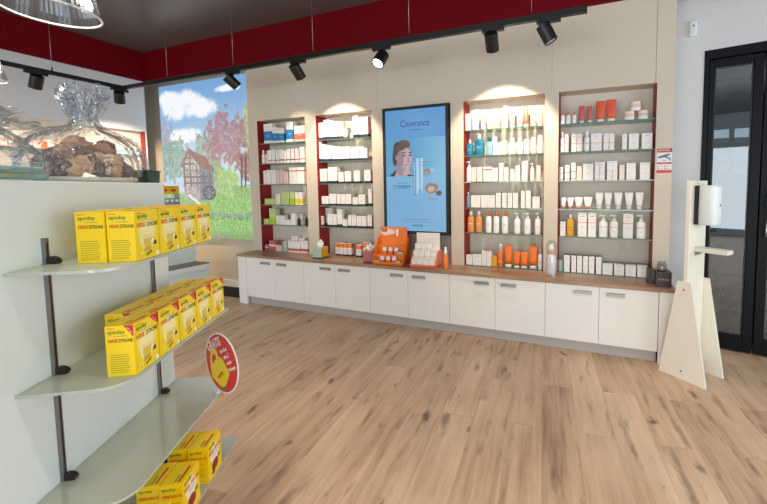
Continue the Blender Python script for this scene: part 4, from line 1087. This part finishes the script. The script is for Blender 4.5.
place_row(pa, [1.20 + .1135 * i for i in range(4)], GF - .010, SH[0], 'yellow hot-lemon carton, %s in front row of top gondola shelf', 'hot-lemon cartons on the top shelf', True)
place_row(pa, [1.196 + .1135 * i for i in range(4)], GF - .010 - BD - .004, SH[0], 'yellow hot-lemon carton, %s in rear row of top gondola shelf', 'hot-lemon cartons on the top shelf', False)
pb = tea_carton('lemon', True, 'x')
place_row(pb, [1.160 + .1145 * i for i in range(5)], GF - .006, SH[1], 'yellow red-cornered carton, %s in front row of second gondola shelf', 'red-cornered cartons on the second shelf', True)
place_row(pb, [1.272 + .1135 * i for i in range(4)], GF - .006 - BD - .004, SH[1], 'yellow red-cornered carton, %s in rear row of second gondola shelf', 'red-cornered cartons on the second shelf', False)
pc = tea_carton('cherry', False, 'x')
place_row(pc, [1.165, 1.34, 1.516], GF - .002, SH[3], 'yellow carton with dark cherry picture, %s in front row of lowest shelf', 'cherry cartons on the lowest shelf', True)
place_row(pc, [1.345, 1.52], GF - .002 - BD - .003, SH[3], 'yellow carton with dark cherry picture, %s in rear row of lowest shelf', 'cherry cartons on the lowest shelf', False)

# round promotional disc clipped to the third shelf's edge
SR = mat('disc_red', (222, 34, 34), .4); SWt = mat('disc_white', (240, 236, 232), .4); SY = mat('disc_yellow', (250, 216, 20), .4); SG = mat('disc_green', (40, 150, 90), .4)
ds = thing('promo_disc', 'round red disc reading GRATIS clipped to the third gondola shelf', 'sign', (-1.415, 1.017, .681), -.171); ds.scale = (.887, .887, .887); ds.rotation_euler = (0, -.4, -.171)
R_ = .142
b = MB(); Mr = Matrix.Rotation(PI / 2, 4, 'X')
b.lathe([(R_, 0), (R_, .003)], SWt, n=48, M=Mr, smooth=False); b.lathe([(R_ * .945, .0031), (R_ * .945, .0036)], SR, n=48, M=Mr, smooth=False); b.build('disc', ds)
b = MB(); y = -.0042
bag = [(-.115, -.045), (-.03, -.125), (.052, -.055), (.02, .02), (-.012, .035), (-.012, .064), (-.03, .08), (-.068, .07), (-.085, .045), (-.10, .01)]
hole = [(-.03, .03), (-.038, .052), (-.058, .05), (-.072, .032), (-.074, .01)]
b.prism(bag, y, y + .0006, SY, 'xz'); b.prism(hole, y - .0004, y, SR, 'xz'); b.prism([(-.06, -.098), (-.03, -.125), (.0, -.100), (-.03, -.108)], y - .0006, y, SG, 'xz'); tag(b.build('bag_print', ds), 'yellow bag with handle')
tl = -.0050
text('lettering', 'GRATIS', .060, SWt, ds, (-.022, tl, .094), rot=(PI / 2, -.06, 0), sx=.66, bold=.0016)
for i, s_ in enumerate(('beim Kauf', 'von 2', 'apoday', 'Packungen')):
    text('lettering', s_, .021 if i != 1 else .03, SWt, ds, (.050 + .012 * i, tl, .052 - .03 * i), rot=(PI / 2, -.06, 0), sx=.72, bold=.0006)
text('logo', 'apoday', .026, SR, ds, (-.028, tl, -.048), rot=(PI / 2, -.3, 0), sx=.8)
b = MB(); b.box(-.075, .0005, -.1615, -.055, .0025, -.10, M_white); b.box(-.08, -.006, -.1615, -.05, .008, -.155, M_white)
Rc = Matrix.Rotation(.4, 4, 'Y'); b.v = [tuple(Rc @ Vector(p)) for p in b.v]; b.build('clip', ds)

# cellophane gift baskets on top of the gondola
ZT = 1.4255
def crinkle(b, secs, n, rs, m, amp, sx, sy, off=(0, 0)):
    ph = [rs.uniform(0, 6.3) for _ in range(8)]; n = max(n * 3, 90); K = 5
    full = []
    for (r0_, z0_, a0_), (r1_, z1_, a1_) in zip(secs, secs[1:]):
        for k in range(K):
            q = k / K; full.append((r0_ + (r1_ - r0_) * q, z0_ + (z1_ - z0_) * q, a0_ + (a1_ - a0_) * q))
    full.append(secs[-1]); base = len(b.v); zt = secs[-1][1]
    for j, (r, z, a) in enumerate(full):
        for i in range(n):
            t = 2 * PI * i / n; w_ = z * 22
            f = .5 * math.sin(7 * t + ph[0] + .4 * w_) + .45 * abs(math.sin(9 * t + ph[1] - .5 * w_)) + .35 * math.sin(23 * t + ph[2] + .8 * math.sin(w_ + ph[3])) + .3 * abs(math.sin(31 * t + ph[4] + w_)) + .35 * rs.uniform(-1, 1)
            g_ = 1 + a * .9 * f
            b.v.append((off[0] + r * sx * math.cos(t) * g_, off[1] + r * sy * math.sin(t) * g_, max(.002, z + a * .03 * (math.sin(5 * t + ph[5]) + .6 * math.sin(11 * t + ph[6]) + .5 * rs.uniform(-1, 1)) * (z > .01))))
    for j in range(len(full) - 1):
        for i in range(n):
            k = (i + 1) % n; b.f.append((base + j * n + i, base + j * n + k, base + (j + 1) * n + k, base + (j + 1) * n + i)); b.m.append(m); b.sm.add(len(b.f) - 1)
rs = random.Random(12)
gb = thing('gift_basket', 'brown gift set wrapped in crinkled clear cellophane with a gathered top', 'gift basket', G(1.60, -1.13, ZT), GR)
b = MB(); b.lathe([(.18, 0), (.195, .006), (.20, .018), (.195, .018), (.185, .008)], mat('cream_tray', (226, 216, 190), .6), n=28, sy=.62); b.build('tray', gb)
BR = [mat('brown_towel', (168, 124, 92), .9, bump=.5), mat('dark_brown_pack', (104, 72, 56), .7), mat('tan_sponge', (206, 164, 124), .9, bump=.5)]
import bmesh
b = MB()
for i in range(56):
    a = rs.uniform(0, 2 * PI); q = math.sqrt(rs.random()); x, y_ = .145 * q * math.cos(a), .08 * q * math.sin(a); zz = .03 + (1 - q * q) * .125 * rs.uniform(.3, 1.1)
    r1 = rs.uniform(.025, .042); bm = bmesh.new(); bmesh.ops.create_icosphere(bm, subdivisions=3, radius=r1)
    for v in bm.verts: v.co = v.co * (1 + .16 * math.sin(v.co.x * 160 + i) * math.cos(v.co.y * 130 + i * 2))
    b.add_bm(bm, BR[i % 3], Matrix.Translation((x, y_, max(zz, r1 * 1.45))) @ Matrix.Rotation(rs.uniform(0, 3), 4, (rs.random(), rs.random(), rs.random())) @ Matrix.Diagonal((1.4, .8, 1.0, 1)))
for i in range(len(b.f)): b.sm.add(i)
b.build('contents', gb)
b = MB(); crinkle(b, [(.205, .002, .01), (.212, .025, .05), (.213, .05, .08), (.210, .075, .10), (.203, .10, .11), (.194, .125, .12), (.176, .15, .14), (.140, .172, .16), (.10, .188, .2), (.06, .20, .25), (.036, .23, .2)], 64, rs, M_cello, 0, 1, .66); b.build('cellophane', gb)
b = MB(); crinkle(b, [(.034, .23, .2), (.034, .25, .3), (.040, .275, .35), (.046, .30, .4), (.050, .33, .5), (.044, .345, .6)], 34, rs, M_cello, 0, 1.1, .8)
crinkle(b, [(.02, .235, .3), (.03, .26, .5), (.036, .29, .6), (.036, .32, .6)], 20, rs, M_cello, 0, 1.1, .8, (-.01, .01)); b.build('gathered_top', gb)
tq = thing('towel_gift', 'flat teal towel gift wrapped in clear cellophane at the left', 'gift pack', G(1.13, -1.13, ZT), GR)
b = MB(); TE = mat('teal_towel', (84, 158, 148), .85, bump=.6)
for k in range(2): b.box(-.17 + .004 * k, -.095, .004 + .019 * k, .19 - .022 * k, .09, .022 + .019 * k, TE, bev=.008)
b.build('towel', tq)
b = MB(); b.lathe([(.20, 0), (.205, .003)], mat('cream_card', (230, 220, 196), .6), n=24, sy=.6); b.build('card', tq)
b = MB(); crinkle(b, [(.225, .002, .02), (.24, .025, .04), (.238, .05, .06), (.222, .08, .07), (.19, .105, .1), (.15, .13, .15), (.10, .15, .25), (.03, .17, .4)], 56, rs, M_cello, 0, 1, .62)
crinkle(b, [(.04, .15, .4), (.06, .17, .5), (.09, .19, .6)], 18, rs, M_cello, 0, 1.5, .8, (.04, 0)); b.build('cellophane', tq)
t = thing('planter_tray', 'small dark green tray on the far end of the gondola top', 'tray', G(1.735, -1.015, ZT), GR)
b = MB(); DG = mat('dark_green_plastic', (26, 60, 46), .4)
b.prism([(-.035, 0), (.035, 0), (.042, .048), (-.042, .048)], -.028, .028, DG, 'xz'); b.box(-.044, -.03, .046, .044, .03, .052, DG); b.build('tray', t)
t = thing('note_block', 'tiny grey block beside the dark green tray on the gondola', 'box', G(1.768, -1.08, ZT), GR)
b = MB(); b.box(-.014, -.02, 0, .014, .02, .018, P['grey'], bev=.001); b.build('block', t)

# ------------------------------------------------------------------ second gondola behind
g2 = thing('low_gondola', 'white gondola with dark oak bench top behind the yellow cartons', 'shelving unit', (-4.95, 2.6, 0))
def s2(b, n, **k):
    for i, p in enumerate(b.v): b.v[i] = (p[0] + 4.95, p[1] - 2.6, p[2])
    return b.build(n, g2, **k)
b = MB(); b.box(-5.10, 1.7, 0, -4.82, 3.19, 1.205, M_white, bev=.003); s2(b, 'body')
b = MB(); b.box(-4.82, 1.7, 0, -4.66, 3.24, .38, M_white); s2(b, 'base')
b = MB(); b.box(-4.82, 1.65, .385, -4.55, 3.19, .448, M_white, bev=.002); s2(b, 'bench')
b = MB(); b.box(-4.82, 1.65, .448, -4.552, 3.188, .455, M_wtop2); tag(s2(b, 'bench_top'), 'dark oak top')
t = thing('pastille_display', 'small yellow counter display of pastilles in front of the mural', 'display stand', (-4.90, 2.93, 1.335), PI / 2)
b = MB(); b.box(-.115, -.05, -.13, .115, .05, -.128, P['grey']); b.box(-.115, -.05, -.128, -.11, .05, 0, P['grey']); b.box(.11, -.05, -.128, .115, .05, 0, P['grey']); b.box(-.115, -.05, -.004, .115, .05, 0, P['grey']); b.build('rack', t)
b = MB(); YB = mat('pastille_yellow', (240, 190, 10), .4)
b.box(-.115, -.05, 0, .115, .05, .10, YB); b.box(-.075, -.0508, .03, -.02, -.0499, .06, P['red']); b.box(.02, -.0508, .03, .075, -.0499, .06, P['red']); b.box(-.11, -.0508, .075, .1, -.0499, .092, P['gold']); b.build('carton_body', t)
first = None
for i in range(4):
    loc = (-4.87, 2.845 + .056 * i, 1.2075)
    if first is None:
        b = MB(); b.box(-.02, -.026, 0, .02, .026, .075, P['bluegrey'], bev=.002); b.box(.02, -.018, .03, .0208, .018, .06, P['wh2']); first = b.build('pastille_pack', loc=loc); o = first
    else: o = first.copy(); COL.objects.link(o); o.location = loc
    tag(o, 'blue grey pack under the yellow pastille display, %s from left' % ORD[i], 'pack', 'blue grey packs under the pastille display')

# ------------------------------------------------------------------ left display wall
XL = -6.03
lu = thing('display_wall_unit', 'pale display wall with shelf niche along the left side', 'display wall', (XL, 1.2, 0))
def sl(b, n):
    for i, p in enumerate(b.v): b.v[i] = (p[0] - XL, p[1] - 1.2, p[2])
    return b.build(n, lu)
b = MB(); b.box(-6.45, -1.0, 2.222, XL, 3.385, 2.94, M_wall); b.box(-6.45, 3.368, .6, XL, 3.385, 2.222, M_wall); b.box(-6.45, 1.0, .6, XL, 1.2, 2.222, M_wall); b.box(-6.45, -1.0, 0, XL, 3.385, .6, M_wall); sl(b, 'face_panel')
b = MB(); b.box(-6.145, 1.2, .6, -6.125, 3.36, 2.222, M_niche); sl(b, 'niche_back')
b = MB(); b.box(-6.125, 3.360, .6, XL + .001, 3.368, 2.222, M_redp); tag(sl(b, 'side_panel'), 'red side panel')
zl = 1.885
b = MB(); b.box(-6.124, 1.205, zl - .008, XL - .005, 3.355, zl, M_glass); tag(b.build('glass_shelf'), 'glass shelf in the niche of the left display wall', 'shelf')
def mko(b): b.box(0, -.09, 0, .06, .09, .095, P['peach']); b.box(.06, -.088, .02, .0606, .088, .05, P['wh2']); b.box(.06, -.03, .0, .0608, .03, .09, P['orange'])
def mkb(b): b.box(0, -.075, 0, .06, .075, .11, P['wh2']); b.box(.06, -.07, .02, .0606, .07, .06, P['lightteal']); b.box(.06, -.06, .08, .0606, .03, .09, P['bluegrey'])
f1 = None
for i, y_ in enumerate((1.95, 2.14, 2.33, 2.52)):
    if f1 is None: b = MB(); mko(b); f1 = b.build('carton', loc=(-6.12, y_, zl + .0005)); o = f1
    else: o = f1.copy(); COL.objects.link(o); o.location = (-6.12, y_, zl + .0005)
    tag(o, 'orange and white carton, %s from left in left wall niche' % ORD[i], 'box', 'orange and white cartons in the left wall niche')
f1 = None
for i, y_ in enumerate((3.06, 3.22)):
    if f1 is None: b = MB(); mkb(b); f1 = b.build('carton', loc=(-6.12, y_, zl + .0005)); o = f1
    else: o = f1.copy(); COL.objects.link(o); o.location = (-6.12, y_, zl + .0005)
    tag(o, 'white and pale blue carton, %s beside the red niche side' % ('left one' if i == 0 else 'right one'), 'box', 'pale blue cartons in the left wall niche')

# ------------------------------------------------------------------ sanitiser stand
st = thing('sanitiser_stand', 'cream wooden hand sanitiser stand with two trapezoid side boards', 'stand', (.622, 2.952, 0), -.66)
def trap(y):
    b = MB(); b.prism([(-.161, 0), (.161, 0), (.045, .712), (-.045, .712)], y, y + .018, M_ivory, 'xz'); return b
trap(0).build('side_board', st); trap(.255).build('side_board', st)
b = MB(); b.box(-.014, .019, .10, .014, .254, 1.43, M_ivory, bev=.002); b.build('upright_board', st)
b = MB(); Mr = Matrix.Rotation(PI / 2, 4, 'X')
for z, x in ((.655, 0), (.06, 0)): b.lathe([(.006, 0), (.006, .002)], M_steel, c=(x, 0, z), n=12, M=Mr)
b.build('screw', st)
dp = thing('soap_dispenser', 'white curved sensor dispenser mounted on the cream stand', 'dispenser', (.622 + .016 * math.cos(.66) + .137 * math.sin(.66), 2.952 - .016 * math.sin(.66) + .137 * math.cos(.66), 1.12), -.66); dp.scale = (.70, .9, 1)
b = MB(); b.box(0, -.075, 0, .045, .075, .275, M_blackp, bev=.003); tag(b.build('back_plate', dp), 'black back plate')
b = MB(); sec = []
for z, k in ((0, .93), (.012, 1), (.26, 1), (.275, .95)):
    sec.append((z, k))
prof = [(0, -.078), (.10, -.078), (.125, -.066), (.140, -.035), (.145, 0), (.140, .035), (.125, .066), (.10, .078), (0, .078)]
base = len(b.v)
for z, k in sec: b.v += [(.045 + x * k, y * k, z + .001) for x, y in prof]
n = len(prof)
for j in range(3):
    for i in range(n): q = (i + 1) % n; b.f.append((base + j * n + i, base + j * n + q, base + (j + 1) * n + q, base + (j + 1) * n + i)); b.m.append(M_white); b.sm.add(len(b.f) - 1)
b.f.append(tuple(range(n))[::-1]); b.m.append(M_white); b.f.append(tuple(3 * n + i for i in range(n))); b.m.append(M_white); b.build('cover', dp)
b = MB(); b.lathe([(.008, 0), (.008, .004)], M_steel, n=12, M=Matrix.Rotation(PI / 2, 4, 'Y'), c=(.188, 0, .14)); b.build('sensor', dp)
dt = thing('drip_tray', 'pale drip tray shelf sticking out from the stand under the dispenser', 'tray', (.622 + .015 * math.cos(.66) + .137 * math.sin(.66), 2.952 - .015 * math.sin(.66) + .137 * math.cos(.66), .925), -.66)
b = MB(); b.box(0, -.045, 0, .205, .045, .03, mat('tray_ivory', (226, 220, 206), .4), bev=.003); b.build('tray', dt)
b = MB(); b.prism([(0, -.03), (.05, 0), (0, 0)], -.03, .03, M_rail, 'xz'); b.build('bracket', dt)

# motion detector on the wall by the door
Md = Matrix.Translation(DW) @ Matrix.Rotation(DR, 4, 'Z')
t = thing('motion_detector', 'small white motion detector high on the wall left of door', 'detector', Md @ Vector((-.285, -.001, 2.705)), DR)
b = MB(); b.box(-.028, -.03, -.065, .028, 0, .065, M_white, bev=.012); b.build('housing', t)
b = MB(); b.lathe([(.014, 0), (.010, .006)], M_white, n=14, M=Mr, c=(0, -.03, -.03)); b.box(-.004, -.0315, .008, .004, -.0295, .026, M_blackp); tag(b.build('lens', t), 'small dark sensor eye')

# ------------------------------------------------------------------ ceiling track with spots
TZ = 2.6; TY = 2.76; TX = -5.3
tr = thing('lighting_track', 'black L-shaped lighting track hanging below the red fascia', 'track', (TX, TY, TZ))
b = MB(); b.box(-.018, -.018, -.004, -.06 - TX, .018, .038, M_black); b.box(-.018, -4.5, -.004, .018, -.018, .038, M_black); b.build('rail', tr)
b = MB(); b.box(-.06 - TX, -.02, -.002, -.05 - TX, .02, .036, M_blackp); b.build('end_cap', tr)
for x in (-4.485, -3.454, -2.428, -1.433, -.432):
    b = MB(); b.tube([(x - TX, 0, .034), (x - TX, 0, ZC - TZ)], .0016, M_alu, 6); b.lathe([(.006, .034), (.006, .06)], M_black, n=8, c=(x - TX, 0, 0)); b.build('suspension_wire', tr)
for y_ in (2.142, .6, -1.2):
    b = MB(); b.tube([(0, y_ - TY, .034), (0, y_ - TY, ZC - TZ)], .0016, M_alu, 6); b.lathe([(.006, .034), (.006, .075)], M_black, n=8, c=(0, y_ - TY, 0)); b.build('suspension_wire', tr)
def spot(x, y, aim, lab, power, blend=.6, size=60, along='x', lit=False):
    """aim = world target point"""
    t = thing('track_spot', lab, 'spotlight', (x, y, TZ), 0, 'spots on the lighting track')
    b = MB(); ax, ay = (.085, .016) if along == 'x' else (.016, .085)
    b.box(-ax, -ay, -.032, ax, ay, -.001, M_black, bev=.002); b.build('adapter', t)
    b = MB(); b.box(-.008, -.008, -.062, .008, .008, -.032, M_black); b.build('stem', t)
    hc = Vector((-.01, 0, -.105)); dr = (Vector(aim) - (Vector((x, y, TZ)) + hc)).normalized()
    q = dr.to_track_quat('-Z', 'Y').to_matrix().to_4x4(); Mh = Matrix.Translation(hc) @ q
    b = MB(); b.lathe([(.001, .068), (.048, .068), (.051, .064), (.051, -.064), (.048, -.066), (.046, -.056), (.001, -.054)], M_black, n=28, M=Mh, smooth=False); b.build('head', t)
    b = MB(); b.lathe([(.001, -.0585), (.042, -.0585)], M_lampface if lit else mat('lens', (210, 205, 196), .2), n=24, M=Mh, caps=False); b.build('lens', t)
    ld = bpy.data.lights.new('spot_beam', 'SPOT'); ld.energy = power; ld.spot_size = math.radians(size); ld.spot_blend = blend; ld.color = (1.0, .80, .60); ld.shadow_soft_size = .03
    lo = bpy.data.objects.new('spot_beam', ld); COL.objects.link(lo); lo.parent = t; lo.matrix_local = Matrix.Translation(hc + dr * .072) @ q
    return t
SP = 62
spot(-3.47, TY, (-3.15, 3.45, 1.85), 'black track spot in front of the mural', 26, size=60)
spot(-2.61, TY, (-2.62, 3.42, 1.80), 'black track spot above the niche left of the screen', SP, size=76, blend=.3)
spot(-1.70, TY, (-1.9, 1.6, 1.0), 'lit track spot above the screen with its glowing lens facing the room', SP * .5, size=60, lit=True)
spot(-.72, TY, (-.79, 3.42, 1.78), 'black track spot above the niche right of the screen', SP * 1.3, size=78, blend=.3)
spot(-.31, TY, (.45, 3.0, 1.0), 'rightmost black track spot near the end of the track', 30, size=60)
spot(TX, 2.02, (-6.0, 2.02, 1.2), 'black track spot on the left run above the gift baskets', SP * 1.2, size=88, along='y')
spot(TX, 2.72, (-6.0, 3.1, 1.2), 'black track spot at the inner corner of the track', SP * 2.2, size=104, along='y')

# ------------------------------------------------------------------ pendant lamps
def pendant(x, y, z, r, lab):
    t = thing('pendant_lamp', lab, 'pendant lamp', (x, y, z), 0, 'ribbed glass pendant lamps')
    prof = [(r * .985, .004), (r * .95, .05), (r * .88, .11), (r * .78, .17), (r * .62, .23), (r * .42, .275), (r * .26, .30)]
    b = MB(); b.lathe(prof, M_shade, n=120, caps=False, rib=.012, smooth=False); b.build('shade', t)
    b = MB(); RM = mat('rim_glass', (232, 230, 226), .2, spec=.8); RM.node_tree.nodes['Principled BSDF'].inputs['Emission Color'].default_value = (1, .95, .88, 1)
    pts = [(r * math.cos(a), r * math.sin(a), 0) for a in [2 * PI * i / 64 for i in range(65)]]; b.tube(pts, .006, RM, 8); tag(b.build('rim', t), 'bright glass rim')
    b = MB(); b.lathe([(r * .27, .295), (.05, .31), (.045, .38), (.02, .40), (.004, .41), (.004, ZC - z - .02), (.05, ZC - z - .018), (.05, ZC - z)], M_alu, n=20); b.build('fitting', t)
    b = MB(); b.lathe([(.0, .15), (.03, .17), (.04, .205), (.03, .25), (.018, .29)], emission('bulb_glow', (255, 236, 208), 2), n=16); b.build('bulb', t)
    ld = bpy.data.lights.new('bulb_light', 'POINT'); ld.energy = 5; ld.color = (1, .9, .78); ld.shadow_soft_size = .05
    lo = bpy.data.objects.new('bulb_light', ld); COL.objects.link(lo); lo.parent = t; lo.location = (0, 0, .12); return t
pendant(-2.78, 1.14, 2.37, .20, 'large ribbed glass pendant lamp at the top left corner')
pendant(-5.0, 1.54, 2.37, .17, 'farther ribbed glass pendant lamp near the left wall')

# ------------------------------------------------------------------ daylight and added, unseen ceiling spots
w = bpy.data.worlds.new('daylight'); scene.world = w; w.use_nodes = True
bg = w.node_tree.nodes['Background']; bg.inputs[0].default_value = (.80, .90, 1.0, 1); bg.inputs[1].default_value = .6
def area(x, y, z, sx, sy, e, col, rot=(0, 0, 0)):  # unseen upright area light standing for daylight from behind or the right
    ld = bpy.data.lights.new('daylight_area', 'AREA'); ld.shape = 'RECTANGLE'; ld.size = sx; ld.size_y = sy; ld.energy = e; ld.color = col
    o = bpy.data.objects.new('daylight_area', ld); COL.objects.link(o); o.location = (x, y, z); o.rotation_euler = rot
for x, y, e_ in ((-3.8, .6, 60), (-1.5, .6, 80), (.7, 1.0, 160), (-3.8, -1.2, 90), (-1.4, -1.2, 130), (1.0, -1.2, 150)):   # added, unseen spots that brighten the floor, no fittings modelled
    ld = bpy.data.lights.new('floor_fill_spot', 'SPOT'); ld.energy = e_; ld.spot_size = math.radians(118); ld.spot_blend = 1.0; ld.color = (1, .93, .84); ld.shadow_soft_size = .12
    o = bpy.data.objects.new('floor_fill_spot', ld); COL.objects.link(o); o.location = (x, y, 3.3)
area(-1.2, -4.9, 1.3, 7.5, 2.2, 235, (.86, .93, 1.0), (PI / 2, 0, 0))
area(4.1, .3, 1.5, 2.4, 4.4, 118, (.80, .91, 1.0), (0, PI / 2, 0))
ld = bpy.data.lights.new('vestibule_light', 'AREA'); ld.size = 1.2; ld.energy = 18; lo = bpy.data.objects.new('vestibule_light', ld); COL.objects.link(lo); lo.location = (2.0, 4.9, 2.6)
vs = scene.view_settings; scene.display_settings.display_device = 'sRGB'
vs.view_transform = 'Standard'; vs.look = 'None'; vs.exposure = 0.1; vs.gamma = 1.0; vs.use_curve_mapping = False
